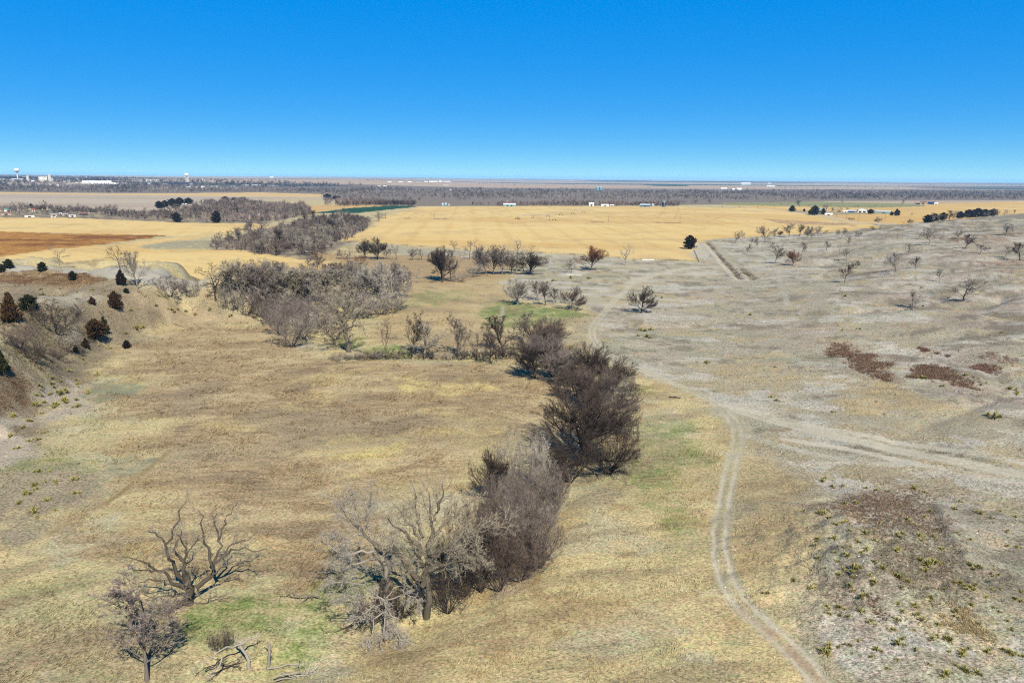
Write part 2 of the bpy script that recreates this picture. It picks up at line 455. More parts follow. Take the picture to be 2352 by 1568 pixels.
# green flushes
GRN = ((112, 142, 58), (146, 158, 84))
for pts, k in (([(1080, 722), (1110, 697), (1160, 690), (1240, 705), (1330, 712), (1345, 730), (1280, 742), (1180, 752), (1110, 745)], .9),
               ([(930, 672), (1040, 665), (1090, 680), (1010, 700), (940, 690)], .5), ([(900, 690), (960, 700), (940, 715), (890, 712)], .4),
               ([(1290, 780), (1330, 800), (1400, 850), (1480, 900), (1430, 900), (1350, 850)], .7),
               ([(1440, 1000), (1500, 960), (1600, 980), (1640, 1060), (1560, 1080), (1500, 1120), (1440, 1090)], .55),
               ([(1480, 1080), (1540, 1070), (1580, 1180), (1640, 1240), (1560, 1280), (1520, 1200)], .4),
               ([(460, 1400), (560, 1360), (640, 1390), (600, 1430), (520, 1450), (440, 1440)], .85),
               ([(760, 1290), (850, 1330), (840, 1400), (760, 1420), (720, 1380)], .7), ([(840, 800), (900, 790), (960, 805), (880, 818)], .7),
               ([(360, 1470), (430, 1450), (520, 1480), (440, 1520)], .45), ([(0, 1480), (60, 1460), (100, 1500), (0, 1530)], .6), ([(120, 1540), (240, 1530), (300, 1568), (120, 1568)], .6),
               ([(640, 1480), (730, 1470), (740, 1500), (650, 1510)], .6), ([(750, 770), (830, 760), (840, 790), (770, 795)], .7),
               ([(0, 1340), (120, 1320), (180, 1330), (60, 1370), (0, 1380)], .35), ([(0, 1075), (60, 1062), (170, 1065), (200, 1080), (80, 1078)], .4)):
    region('d', pts, *GRN, soft=2.5, wob=4, size=9, k=k)
for pts in ([(210, 880), (300, 882), (330, 890), (300, 912), (230, 925), (190, 910)], [(255, 1055), (310, 1040), (360, 1058), (320, 1080), (260, 1082)]):
    region('d', pts, (150, 152, 116), (138, 142, 108), 1.5, 1.5, 8, .85, contrast=.5)
# yellow grass zones right of the creek and on the hillside
for c, pts, k in (('d', [(1880, 930), (2050, 900), (2200, 960), (2352, 1000), (2352, 1060), (2150, 1010), (1950, 990)], .5),
                  ('7', [(250, 1000), (400, 910), (600, 900), (900, 1000), (950, 1130), (700, 1200), (400, 1150), (150, 1080)], .75),
                  ('7', [(1000, 1100), (1500, 1150), (2050, 1280), (2000, 1330), (1300, 1300), (1000, 1250)], .7),
                  ('d', [(1720, 1010), (1850, 1020), (2352, 1130), (2352, 1200), (2100, 1120), (1850, 1090), (1800, 1160), (1740, 1330), (1690, 1300), (1680, 1150)], .75),
                  ('7', [(1000, 570), (1300, 540), (1450, 560), (1300, 600), (1050, 610)], .5), ('7', [(760, 510), (880, 500), (870, 560), (770, 565)], .45),
                  ('7', [(1280, 760), (1500, 760), (1550, 810), (1300, 800)], .4), ('d', [(1000, 1480), (1250, 1400), (1450, 1420), (1500, 1568), (1000, 1568)], .4)):
    region(c, pts, (204, 180, 122), (180, 156, 104), 6, 11, 14, k * .65, contrast=1.1, grass=.5)
for pts, k in (([(1900, 600), (2352, 560), (2600, 640), (2600, 800), (2100, 760), (1900, 690)], .55), ([(1700, 740), (1900, 700), (1960, 760), (1750, 800)], .4),
               ([(1960, 520), (2352, 490), (2700, 480), (2700, 520), (2352, 545), (2100, 560), (1980, 545)], .0)):
    region('d', pts, (178, 158, 138), (158, 138, 120), 8, 8, 30, k, grass=.1)
region('d', [(1900, 545), (1960, 528), (2352, 488), (2800, 475), (2800, 530), (2352, 532), (2150, 545), (2000, 552)], (128, 114, 98), (146, 132, 112), 10, 8, 40, .8, grass=.1)
region('7', [(1500, 100), (1900, 80), (2352, 60), (2352, 110), (2000, 130), (1700, 115)], (132, 92, 66), (150, 112, 80), 4, 6, 20, .8)
region('7', [(2000, 265), (2300, 240), (2352, 250), (2250, 290), (2050, 290)], (130, 92, 66), (146, 112, 80), 3, 4, 12, .85)
region('7', [(2200, 330), (2352, 300), (2352, 370), (2250, 360)], (130, 96, 70), (146, 112, 80), 3, 5, 10, .7)
# pale wind streaks on the hillside
m = (gr < 800) & (gx > 20)
st = np.zeros(NV); st[m] = sstep(0.18, 0.42, fbm(gx[m] * 0.22, gy[m] * 1.0 + 0.12 * gx[m], 5.0, 4, 0.65)) * sstep(.0, .3, fbm(gx[m], gy[m], 60, 2) + .15)
hillm = np.clip((0.5 - tall) * 3, 0, 1)
paint((208, 200, 172), (198, 188, 160), st * hillm * 0.75)
# wind-laid drifts and streaks over the near grass
nm = np.where((gr < 420) & (tall > .3))[0]
_x, _y = gx[nm], gy[nm]
wx = _x + 16 * fbm(_x, _y, 40, 2); wy = _y + 16 * fbm(_x + 50, _y - 80, 40, 2)
ss = fbm(wx * .28 + .2 * wy, wy * 1.0 - .25 * wx, 5.5, 4, .62)
tw = np.clip((tall[nm] - .3) * 2.5, 0, 1)
paint((144, 122, 92), (156, 132, 98), sstep(.08, .38, ss) * .62 * tw, None, None, None, nm)
paint((216, 194, 142), (204, 180, 128), sstep(.10, .40, -ss) * .6 * tw, None, None, None, nm)
s3 = fbm(_x * .6, _y, 30, 3, .6)
paint((156, 138, 112), (142, 124, 98), sstep(.1, .4, s3) * .5 * tw, None, None, None, nm)
nm = np.where((gr < 900) & (tall <= .3) & (cover < 10) & (gx > -60))[0]
_x, _y = gx[nm], gy[nm]
ss = fbm(_x * .5 + 40, _y, 15, 5, .68)
paint((198, 178, 158), (182, 162, 144), sstep(.0, .3, ss) * .55, None, None, None, nm)
paint((168, 170, 138), (152, 154, 124), sstep(.05, .32, fbm(_x * .6 - 90, _y, 18, 5, .68)) * .5, None, None, None, nm)
paint((206, 184, 128), (190, 164, 110), sstep(.14, .36, fbm(_x * .65 + 190, _y, 10, 5, .68)) * .5, None, None, None, nm)
paint((128, 118, 100), (118, 106, 88), sstep(.12, .34, fbm(_x * .6 + 390, _y, 8, 4, .7)) * .6, None, None, None, nm)
paint((212, 208, 194), (202, 196, 182), sstep(.08, .32, fbm(_x * .5 - 390, _y, 10, 4, .7)) * .6, None, None, None, nm)
# red-brown brush litter
LITTER = [('7', [(950, 880), (1050, 815), (1140, 830), (1350, 900), (1480, 960), (1400, 1080), (1240, 1020), (1150, 930), (1050, 920)]),
          ('7', [(1550, 950), (1750, 940), (1950, 1010), (2150, 1110), (2050, 1160), (1800, 1090), (1560, 1060)]),
          ('C', [(740, 480), (830, 410), (1150, 395), (1400, 430), (1480, 600), (1300, 640), (1150, 610), (900, 640), (820, 560)]),
          ('C', [(1020, 900), (1160, 880), (1200, 1000), (1150, 1160), (1080, 1200), (1020, 1080)])]
for c, pts in LITTER:
    region(c, pts, (152, 130, 108), (166, 148, 124), 4, 9, 6, .5, contrast=1.5)
region('C', [(1080, 700), (1500, 600), (1700, 850), (1720, 1000), (1600, 1010), (1300, 1000), (1150, 900)], (152, 138, 116), (130, 116, 96), 2.5, 5, 5, .6, contrast=1.6)
region('C', [(1300, 1180), (1600, 1120), (1640, 1230), (1800, 1300), (1870, 1450), (1780, 1420), (1560, 1260), (1380, 1300)], (212, 192, 150), (180, 164, 128), 1, 2, 4, .85, contrast=1.4)
region('C', [(1400, 440), (1480, 500), (1580, 700), (1680, 830), (1760, 760), (1700, 620), (1560, 520)], (180, 172, 148), (168, 160, 136), 1.5, 2, 5, .8, contrast=.8)
region('G', [(120, 600), (700, 690), (1100, 740), (1700, 750), (2100, 760), (2352, 870), (2352, 980), (1900, 880), (1500, 830), (1000, 830), (700, 760), (300, 640)], (180, 172, 144), (164, 156, 128), 3, 3, 8, .75, contrast=.9, grass=.1)
region('A', [(1150, 1000), (1350, 900), (1480, 860), (1300, 1010), (1150, 1080)], (196, 172, 138), (180, 158, 126), 1.2, 1.5, 5, .8, contrast=.6)
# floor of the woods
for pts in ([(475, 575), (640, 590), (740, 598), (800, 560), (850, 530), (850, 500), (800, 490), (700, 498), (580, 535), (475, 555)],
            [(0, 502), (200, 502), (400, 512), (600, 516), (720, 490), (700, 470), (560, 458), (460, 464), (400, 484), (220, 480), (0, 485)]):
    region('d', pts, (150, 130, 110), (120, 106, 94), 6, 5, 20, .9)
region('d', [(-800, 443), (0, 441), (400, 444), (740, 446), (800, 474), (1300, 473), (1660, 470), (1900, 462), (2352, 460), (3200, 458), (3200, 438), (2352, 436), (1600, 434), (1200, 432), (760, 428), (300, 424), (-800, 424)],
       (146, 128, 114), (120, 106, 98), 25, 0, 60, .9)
# fields
FIELDS = [
    ('wheat_stubble_field', 'd', [(-400, 497), (0, 500), (135, 500), (270, 505), (400, 511), (590, 514), (622, 521), (560, 531), (480, 542), (400, 543), (250, 538), (100, 534), (0, 532), (-400, 530)], *CROPC),
    ('brown_grass_field', 'd', [(-400, 530), (0, 532), (250, 538), (385, 541), (330, 548), (200, 567), (100, 577), (0, 590), (-400, 607)], (148, 98, 40), (206, 156, 78)),
    ('wheat_stubble_field', 'd', [(0, 590), (120, 572), (290, 558), (420, 543), (478, 544), (400, 553), (318, 564), (340, 572), (550, 574), (690, 596), (790, 601), (790, 612), (680, 625), (590, 633), (470, 638), (352, 627), (296, 619), (110, 613), (-400, 614), (-400, 607)], *CROPC),
    ('wheat_stubble_field', 'd', [(781, 552), (830, 532), (862, 516), (868, 500), (966, 475), (1225, 473), (1571, 475), (1740, 479), (1800, 483), (1880, 497), (1985, 515), (2040, 520), (1900, 534), (1780, 540), (1690, 545), (1622, 551), (1598, 562), (1590, 575), (1602, 600), (1571, 597), (1406, 590), (1330, 583), (1225, 578), (1067, 571), (925, 562)], *CROPC),
    ('green_crop_field', 'd', [(718, 489.5), (815, 490), (964, 474.5), (900, 472.5), (800, 478)], (30, 76, 52), (36, 84, 58)),
    ('tan_field', 'd', [(690, 472), (860, 468.5), (880, 472.5), (800, 478), (720, 488), (690, 480)], (218, 184, 122), (206, 170, 110)),
    ('pale_harvested_field', 'd', [(-800, 447), (0, 445), (300, 449), (735, 453), (600, 457), (470, 468), (400, 482), (200, 491), (160, 480), (-800, 478)], (206, 192, 166), (188, 172, 150)),
    ('yellow_field', 'd', [(-800, 443), (0, 441), (250, 445), (600, 442), (745, 446), (735, 453), (300, 449), (0, 445), (-800, 447)], (226, 196, 136), (214, 184, 126)),
    ('green_pasture', 'd', [(1660, 466), (1880, 463.5), (2100, 468.5), (2130, 474), (2000, 477.5), (1830, 473.5), (1660, 471)], (138, 146, 96), (160, 158, 110)),
    ('wheat_stubble_field', 'd', [(1660, 471), (1830, 473.5), (2000, 477.5), (2130, 474), (2110, 469), (2352, 462.5), (3300, 460), (3300, 480), (2352, 490), (2250, 497), (2150, 507), (2060, 516), (1995, 514), (1900, 497), (1820, 487), (1765, 480)], (228, 194, 122), (214, 178, 106)),
]
MUTE = 0.0
for k, (nm, c, pts, A, B) in enumerate(FIELDS):
    region(c, pts, A, B, 2.2, 2.4 if 'brown' not in nm else 5, 16, 1.0, contrast=.35 if 'brown' not in nm else 1.0, cid=10 + k, grass=0)
m = cover == 11
w = np.zeros(NV); w[m] = sstep(0.05, 0.3, fbm(gx[m] * .35, gy[m], 26, 4, .6)); paint((104, 62, 26), (150, 98, 44), w * .85)
w[:] = 0; m = cover == 16; w[m] = sstep(0.0, 0.3, fbm(gx[m] * .1, gy[m], 90, 3, .6)); paint((178, 160, 140), (190, 172, 150), w * .8)
m = (cover == 13); w[:] = 0; w[m] = sstep(.0, .4, fbm(gx[m] * .12, gy[m], 14, 3, .6)); paint((222, 188, 118), (226, 194, 126), w * .6)
for cid, ang, sp in ((10, .3, 26), (12, .9, 14), (13, .06, 30), (19, .5, 30)):
    m = np.where(cover == cid)[0]; _x, _y = gx[m], gy[m]
    u = _x * math.cos(ang) + _y * math.sin(ang)
    paint((212, 178, 110), (206, 170, 104), sstep(.55, 1, np.sin(u * 6.283 / sp) + .5 * fbm(_x, _y, 40, 2)) * .30, None, None, None, m)
    paint((216, 178, 108), (206, 166, 98), sstep(.0, .4, fbm(_x * .5, _y, 120, 4, .6)) * .5, None, None, None, m)
    paint((240, 218, 160), (234, 208, 146), sstep(.0, .4, -fbm(_x * .4, _y, 80, 4, .6)) * .5, None, None, None, m)
    paint((200, 178, 130), (184, 160, 114), sstep(.2, .4, fbm(_x + 700, _y, 35, 4, .65)) * .4, None, None, None, m)
pv = GP('2', [(1465, 412)])[0]
m = np.where(cover == 13)[0]; rr_ = np.hypot(gx[m] - pv[0], gy[m] - pv[1])
w = np.zeros(len(m))
for q in (50, 102, 155, 208, 262, 316): w = np.maximum(w, np.exp(-((rr_ - q) / 2.2) ** 2) * (gy[m] > pv[1]))
paint((184, 154, 100), (176, 146, 96), w * .55, None, None, None, m)
for q in ([(1690, 478), (1600, 484), (1520, 491), (1480, 497)], [(1720, 480), (1650, 500), (1622, 512)], [(1560, 477), (1555, 490), (1548, 505)], [(1530, 476), (1520, 490), (1508, 503)]): path('d', q, 2.6, (204, 170, 110), (196, 162, 104), .6)
region('d', [(1755, 503), (1850, 508), (1940, 512), (1970, 520), (1880, 516), (1790, 513)], (192, 160, 118), (176, 146, 110), 4, 2, 20, .9)
region('z5', [(330, 245), (700, 300), (950, 300), (1280, 290), (1700, 290), (1660, 262), (1050, 255), (400, 240)], (168, 156, 126), (150, 146, 112), 6, 2, 20, .9)
region('1', [(930, 602), (1010, 580), (1150, 560), (1400, 545), (1480, 592), (1640, 612), (1300, 605), (1000, 606)], (178, 172, 144), (160, 152, 124), 2, 2, 10, .95)
region('1', [(2080, 640), (2352, 640), (2352, 690), (2200, 680)], (190, 160, 112), (170, 146, 104), 2, 2, 10, .9)
path('2', [(240, 393), (645, 404), (1033, 406), (1465, 412), (1835, 424), (2352, 430), (2900, 438)], 3.2, (150, 128, 92), (136, 118, 86), .9)
path('d', [(790, 553), (925, 563), (1067, 572), (1225, 579), (1330, 584), (1406, 591), (1571, 598), (1604, 601), (1592, 576)], 1.6, (150, 134, 100), (130, 118, 92), .8)
path('2', [(0, 520), (120, 470), (240, 450)], 9, (186, 176, 148), (170, 160, 134), .9)
# roads and tracks
MUTE = 0.2
path('d', [(1640, 471), (1765, 480), (1820, 487), (1900, 497), (1960, 508), (1992, 514), (2060, 515.5), (2130, 512)], 7.0, (216, 202, 176), (204, 190, 164), 1.0, 0, cid=30, soft=.6)
path('d', [(1450, 650), (1500, 630), (1560, 618), (1630, 612), (1660, 612)], 8, (208, 198, 172), (194, 184, 160), .95)
path('d', [(1606, 590), (1610, 570), (1622, 555), (1640, 572), (1662, 598), (1690, 627), (1716, 642)], 13, (208, 198, 172), (192, 184, 160), .95)
path('d', [(1640, 560), (1668, 588), (1700, 617), (1735, 640)], 6, (160, 156, 118), (170, 160, 128), .6)
path('d', [(1624, 557), (1640, 574), (1662, 600), (1690, 628), (1704, 641)], 2.2, (118, 96, 72), (140, 118, 90), .9)
path('d', [(1700, 615), (1715, 625), (1735, 642)], 3.2, (128, 112, 88), (146, 130, 104), .8)
path('d', [(1920, 1620), (1880, 1560), (1830, 1500), (1760, 1440), (1705, 1392), (1668, 1330), (1652, 1262), (1655, 1200), (1668, 1130), (1682, 1060), (1698, 1010), (1692, 970), (1640, 920), (1560, 885), (1480, 852),
           (1410, 822), (1370, 792), (1355, 762), (1372, 735), (1402, 700), (1435, 668), (1470, 640)], 3.2, (188, 184, 150), (172, 168, 134), .5, 0.85, cid=31)
path('d', [(1690, 942), (1800, 973), (1950, 1008), (2100, 1040), (2250, 1072), (2420, 1100), (2700, 1150)], 3.8, (202, 196, 172), (186, 180, 156), .9, 0.9, cid=31)
region('d', [(1640, 935), (1690, 950), (1730, 985), (1715, 1040), (1690, 1050), (1685, 990)], (186, 180, 154), (172, 166, 140), 3, 3, 6, .6, contrast=.5, grass=0)
path('d', [(1640, 925), (1760, 950), (1900, 985), (2100, 1022), (2352, 1062), (2600, 1100)], 2.2, (214, 206, 182), (198, 190, 166), .95, 0)
path('d', [(1800, 1008), (1950, 1030), (2100, 1065), (2352, 1110), (2600, 1150)], 2.0, (212, 204, 182), (196, 188, 166), .9, 0)
path('d', [(1715, 1000), (1790, 1022), (1880, 1046), (1980, 1062), (2080, 1065)], 2.2, (208, 202, 182), (192, 186, 166), .75, 0)
path('d', [(1700, 1400), (1780, 1470), (1830, 1510), (1880, 1560)], 0.9, (196, 172, 140), (184, 160, 128), .5, 0)
path('C', [(400, 1240), (500, 1310), (590, 1420), (660, 1480), (760, 1568)], .6, (192, 160, 130), (180, 150, 120), .7, 0)
path('E', [(1330, 560), (1230, 640), (1110, 730), (1040, 810), (920, 910), (780, 990), (400, 1200)], .9, (158, 132, 82), (150, 126, 80), .8, 0)
path('6', [(530, 690), (520, 760), (510, 800)], 1.4, (196, 186, 160), (180, 170, 146), .6, 0)
path('7', [(660, 290), (680, 380), (690, 440), (740, 560)], 2.2, (196, 192, 172), (182, 178, 158), .5, 0)
path('7', [(1000, 640), (1400, 620), (1800, 590), (2100, 600)], 2.4, (196, 194, 182), (184, 180, 166), .6, 0)

# ground material
gm, nt, gb = new_mat('land', 0.95, 0.1)
geo = nt.nodes.new('ShaderNodeNewGeometry'); pos = geo.outputs['Position']
aA = nt.nodes.new('ShaderNodeAttribute'); aA.attribute_name = 'colA'
aB = nt.nodes.new('ShaderNodeAttribute'); aB.attribute_name = 'colB'
aC = nt.nodes.new('ShaderNodeAttribute'); aC.attribute_name = 'con'
mp = nt.nodes.new('ShaderNodeMapping'); mp.inputs['Rotation'].default_value = (0, 0, math.radians(-14)); mp.inputs['Scale'].default_value = (0.35, 1.1, 1)
nt.links.new(pos, mp.inputs['Vector'])
n1 = noise_node(nt, pos, 0.10, 6, 0.62, 0.6)
n2 = noise_node(nt, mp.outputs[0], 0.55, 6, 0.68, 1.2)
n3 = noise_node(nt, pos, 2.2, 5, 0.7, 0.5)
n4 = noise_node(nt, mp.outputs[0], 7.0, 3, 0.6)
f = math_node(nt, 'ADD', math_node(nt, 'MULTIPLY', n1, 1.7), math_node(nt, 'MULTIPLY', n2, 2.3))
f = math_node(nt, 'ADD', f, math_node(nt, 'MULTIPLY', n3, 1.4))
f = math_node(nt, 'SUBTRACT', f, 2.2, True)
c = mix_col(nt, f, aA.outputs['Color'], aB.outputs['Color'])
v = math_node(nt, 'ADD', math_node(nt, 'SUBTRACT', math_node(nt, 'MULTIPLY', n3, 2.6), 1.3), math_node(nt, 'SUBTRACT', math_node(nt, 'MULTIPLY', n4, 2.4), 1.2))
v = math_node(nt, 'ADD', v, math_node(nt, 'SUBTRACT', math_node(nt, 'MULTIPLY', n2, 1.3), 0.65))
v = math_node(nt, 'MULTIPLY', v, aC.outputs['Fac'])
v = math_node(nt, 'MAXIMUM', math_node(nt, 'ADD', v, 1.0), 0.3)
n5 = noise_node(nt, mp.outputs[0], 1.3, 5, 0.65, 0.8)
hue = mix_col(nt, math_node(nt, 'SUBTRACT', math_node(nt, 'MULTIPLY', n5, 3.2), 1.1, True), (0.90, 1.02, 0.90), (1.10, 0.98, 1.0))
hue = mix_col(nt, aC.outputs['Fac'], (1, 1, 1), hue)
c = mix_col(nt, 1.0, c, hue, 'MULTIPLY')
hv = nt.nodes.new('ShaderNodeHueSaturation')
nt.links.new(c, hv.inputs['Color']); nt.links.new(v, hv.inputs['Value'])
nt.links.new(hv.outputs[0], gb.inputs['Base Color'])
bmp = nt.nodes.new('ShaderNodeBump'); bmp.inputs['Distance'].default_value = 0.22
nt.links.new(math_node(nt, 'MULTIPLY', aC.outputs['Fac'], 0.65, True), bmp.inputs['Strength'])
nt.links.new(math_node(nt, 'ADD', n3, math_node(nt, 'MULTIPLY', n4, 0.5)), bmp.inputs['Height'])
nt.links.new(bmp.outputs[0], gb.inputs['Normal'])

# faces of the sheet, cut by cover
ii, jj = np.meshgrid(np.arange(NR - 1), np.arange(NA), indexing='ij')
a = ii * NA + jj; b = ii * NA + (jj + 1) % NA
quads = np.stack([a, b, b + NA, a + NA], 2).reshape(-1, 4)
quads = quads[:, ::-1]
fc = cover[quads[:, 0]]
GV = np.stack([gx, gy, gz], 1)
def sheet(name, sel):
    q = quads[sel]
    if not len(q): return None
    u, inv = np.unique(q, return_inverse=True)
    me = np_mesh(name, GV[u], None, gm, None, True, inv.reshape(-1, 4))
    for nm, arr in (('colA', colA), ('colB', colB)):
        at = me.attributes.new(nm, 'FLOAT_COLOR', 'POINT')
        at.data.foreach_set('color', np.concatenate([arr[u], np.ones((len(u), 1))], 1).astype(np.float32).ravel())
    at = me.attributes.new('con', 'FLOAT', 'POINT'); at.data.foreach_set('value', con[u].astype(np.float32))
    o = new_obj(name, me); o['kind'] = 'structure'
    return o
sheet('ground', fc < 10)
for k, fd in enumerate(FIELDS):
    sheet(fd[0], fc == 10 + k)
sheet('gravel_road', fc == 30)
sheet('dirt_track', fc == 31)

# ------------------------------------------------------------------ bare trees: grown branch by branch
def norm(v):
    return v / (np.linalg.norm(v, axis=-1, keepdims=True) + 1e-12)
def grow(P, D, L, nseg, wander, up, rg):
    """n branches as polylines: (n, nseg+1, 3)"""
    n = len(P)
    N = np.empty((n, nseg + 1, 3)); N[:, 0] = P
    D = norm(D)
    for k in range(nseg):
        D = norm(D + wander * rg.normal(size=(n, 3)) + np.array([0, 0, 1.0]) * np.asarray(up).reshape(-1, 1))
        N[:, k + 1] = N[:, k] + D * (L / nseg)[:, None]
    return N
def sprout(N, L, kids, t0, t1, ang, ratio, rg, flat=0.0, lo=0.6, hi=1.4):
    """children of polylines N: start points, directions, lengths"""
    n, m, _ = N.shape
    t = t0 + (t1 - t0) * (np.arange(kids)[None, :] + rg.random((n, kids))) / kids
    u = t * (m - 1); i = np.minimum(u.astype(int), m - 2); f = (u - i)[..., None]
    ar = np.arange(n)[:, None]
    A = N[ar, i]; B = N[ar, i + 1]
    P = A * (1 - f) + B * f
    T = norm(B - A)
    rnd = rg.normal(size=T.shape); rnd[..., 2] *= (1 - flat)
    side = norm(np.cross(T, rnd)); 
    a = np.radians(ang) * (lo + (hi - lo) * rg.random((n, kids)))[..., None]
    D = norm(T * np.cos(a) + side * np.sin(a))
    ln = L[:, None] * ratio * (1.12 - 0.62 * t) * (0.65 + 0.7 * rg.random((n, kids)))
    return P.reshape(-1, 3), D.reshape(-1, 3), ln.reshape(-1), t.reshape(-1)
def tubes(N, Ra, sides):
    """polylines (n,m,3) with radii (n,m) to tube triangles"""
    n, m, _ = N.shape
    T = np.empty_like(N)
    T[:, 1:-1] = N[:, 2:] - N[:, :-2]; T[:, 0] = N[:, 1] - N[:, 0]; T[:, -1] = N[:, -1] - N[:, -2]
    T = norm(T)
    ref = np.where(np.abs(T[..., 2:3]) > 0.8, np.array([1.0, 0, 0]), np.array([0, 0, 1.0]))
    U = norm(np.cross(T, ref)); W = np.cross(T, U)
    a = np.arange(sides) * 2 * np.pi / sides
    V = N[:, :, None, :] + Ra[:, :, None, None] * (U[:, :, None, :] * np.cos(a)[None, None, :, None] + W[:, :, None, :] * np.sin(a)[None, None, :, None])
    V = V.reshape(-1, 3)
    b, k, s = np.meshgrid(np.arange(n), np.arange(m - 1), np.arange(sides), indexing='ij')
    i00 = (b * m + k) * sides + s; i01 = (b * m + k) * sides + (s + 1) % sides
    i10 = i00 + sides; i11 = i01 + sides
    F = np.concatenate([np.stack([i00, i01, i11], -1).reshape(-1, 3), np.stack([i00, i11, i10], -1).reshape(-1, 3)])
    return V, F
def twig_tris(P, D, L, wd, rg):
    """each twig one slender triangle with a small bend"""
    S = norm(np.cross(D, rg.normal(size=D.shape))) * wd[:, None]
    V = np.stack([P - S, P + S, P + D * L[:, None]], 1).reshape(-1, 3)
    return V, np.arange(len(V)).reshape(-1, 3)
class Bag:
    def __init__(s): s.V = []; s.F = []; s.T = []; s.n = 0
    def add(s, V, F, tone):
        s.V.append(V); s.F.append(F + s.n); s.n += len(V)
        s.T.append(np.full(len(V), tone) if np.isscalar(tone) else tone)
    def done(s):
        return np.concatenate(s.V), np.concatenate(s.F), np.concatenate(s.T)
def taper(n, m, r0, r1):
    r0 = np.broadcast_to(np.asarray(r0, float), (n,)); r1 = np.broadcast_to(np.asarray(r1, float), (n,))
    t = np.linspace(0, 1, m)[None, :]
    return r0[:, None] * (1 - t) + r1[:, None] * t

def tree_geo(seed, H=10.0, trunk=0.3, r0=0.25, stems=1, lean=0.1, kids=(7, 7, 7, 14), angs=(48, 42, 40, 38), ratio=(0.62, 0.5, 0.45, 0.5),
             ups=(0.05, 0.07, 0.06, 0.05), wander=0.10, spread=0.0, dome=None, twig_w=0.013, t0=0.35, limbs=None, stemlen=1.0, segs=(9, 7, 5, 3), sides=(8, 6, 4, 3), droop=0.0, fan=(0.6, 1.4)):
    """returns (trunk mesh arrays, crown mesh arrays); about H metres tall before scaling"""
    rg = np.random.default_rng(seed)
    A, B = Bag(), Bag()
    if limbs is None:
        P = np.zeros((stems, 3)); 
        if stems > 1:
            th = np.arange(stems) * 2 * np.pi / stems + rg.random(stems)
            P[:, 0] = 0.05 * H * np.cos(th) * rg.random(stems); P[:, 1] = 0.05 * H * np.sin(th) * rg.random(stems)
            D = np.stack([np.cos(th) * spread, np.sin(th) * spread, np.ones(stems)], 1)
        else:
            D = np.array([[lean * rg.normal(), lean * rg.normal(), 1.0]])
        L = np.full(stems, H * stemlen) * (1 if stems == 1 else (0.75 + 0.4 * rg.random(stems)))
        N0 = grow(P, D, L, segs[0], wander * 0.6, 0.03, rg)
        ra = taper(stems, segs[0] + 1, r0, r0 * 0.22); ra[:, 0] *= 1.45
        V, F = tubes(N0, ra, sides[0]); A.add(V, F, 0.0)
        P, D, L1, t = sprout(N0, L, kids[0], t0, 1.0, angs[0], ratio[0], rg, 0.0, *fan)
        N1 = grow(P, D, L1, segs[1], wander, ups[0], rg)
        rr1 = r0 * 0.55 * (1.1 - 0.6 * t)
        V, F = tubes(N1, taper(len(P), segs[1] + 1, rr1, rr1 * 0.25), sides[1]); A.add(V, F, 0.12)
    else:                                         # main limbs given: (polyline, radius at base, radius at tip)
        N1 = []; rr1 = []; L1 = []
        for pl, ra0, ra1 in limbs:
            pl = np.asarray(pl, float)
            s = np.concatenate([[0], np.cumsum(np.linalg.norm(np.diff(pl, axis=0), axis=1))])
            m = 11; q = np.linspace(0, s[-1], m)
            N = np.stack([np.interp(q, s, pl[:, k]) for k in range(3)], 1)
            N[1:-1] += rg.normal(size=(m - 2, 3)) * 0.022 * s[-1]
            V, F = tubes(N[None], taper(1, m, ra0, ra1), 8); A.add(V, F, 0.0 if ra0 > 0.3 else 0.1)
            N1.append(N); L1.append(s[-1]); rr1.append((ra0 + ra1) * .35)
        N1 = np.array(N1); L1 = np.array(L1); rr1 = np.array(rr1)
        keep = L1 > 0.28 * L1.max()
        N1 = N1[keep]; L1 = L1[keep]; rr1 = rr1[keep]
    lo = 0.22 if limbs is None else 0.3
    P, D, L2, t = sprout(N1, L1, kids[1], lo, 1.0, angs[1], ratio[1], rg)
    rr2 = np.repeat(rr1, kids[1]) * (0.55 if limbs is None else 0.36) * (1.1 - 0.5 * t)
    N2 = grow(P, D, L2, segs[2], wander * 1.2, ups[1], rg)
    V, F = tubes(N2, taper(len(P), segs[2] + 1, rr2, rr2 * 0.3), sides[2]); B.add(V, F, 0.35)
    P, D, L3, t = sprout(N2, L2, kids[2], 0.15, 1.0, angs[2], ratio[2], rg)
    rr3 = np.maximum(np.repeat(rr2, kids[2]) * 0.5 * (1.1 - 0.5 * t), twig_w)
    N3 = grow(P, D, L3, segs[3], wander * 1.4, ups[2] - droop, rg)
    V, F = tubes(N3, taper(len(P), segs[3] + 1, rr3, rr3 * 0.4), sides[3]); B.add(V, F, 0.7)
    P, D, L4, t = sprout(N3, L3, kids[3], 0.1, 1.0, angs[3], ratio[3], rg)
    D = norm(D + np.array([0, 0, ups[3] * 4 - droop * 3]))
    V, F = twig_tris(P, D, np.maximum(L4, 0.03 * H * 0.5), np.full(len(P), twig_w) * (0.7 + 0.6 * rg.random(len(P))), rg)
    B.add(V, F, np.repeat(0.85 + 0.15 * rg.random(len(P)), 3))
    tm, cm = A.done(), B.done()
    if dome is not None:                          # (centre height, radius xy, radius z): draw the crown into a rounded outline
        ch, rx, rz = dome
        out = []
        for V, F, T in (tm, cm):
            q = V - np.array([0, 0, ch]); sc = np.array([rx, rx, rz])
            d = np.linalg.norm(q / sc, axis=1)
            k = np.where(d > 0.8, (0.8 + 0.2 * (1 - np.exp(-(d - 0.8) / 0.2))) / np.maximum(d, 1e-6), 1.0)
            up = np.clip(V[:, 2] / (ch * 0.5), 0, 1)
            out.append((V * (1 - up[:, None]) + (q * k[:, None] + np.array([0, 0, ch])) * up[:, None], F, T))
        tm, cm = out
    return tm, cm
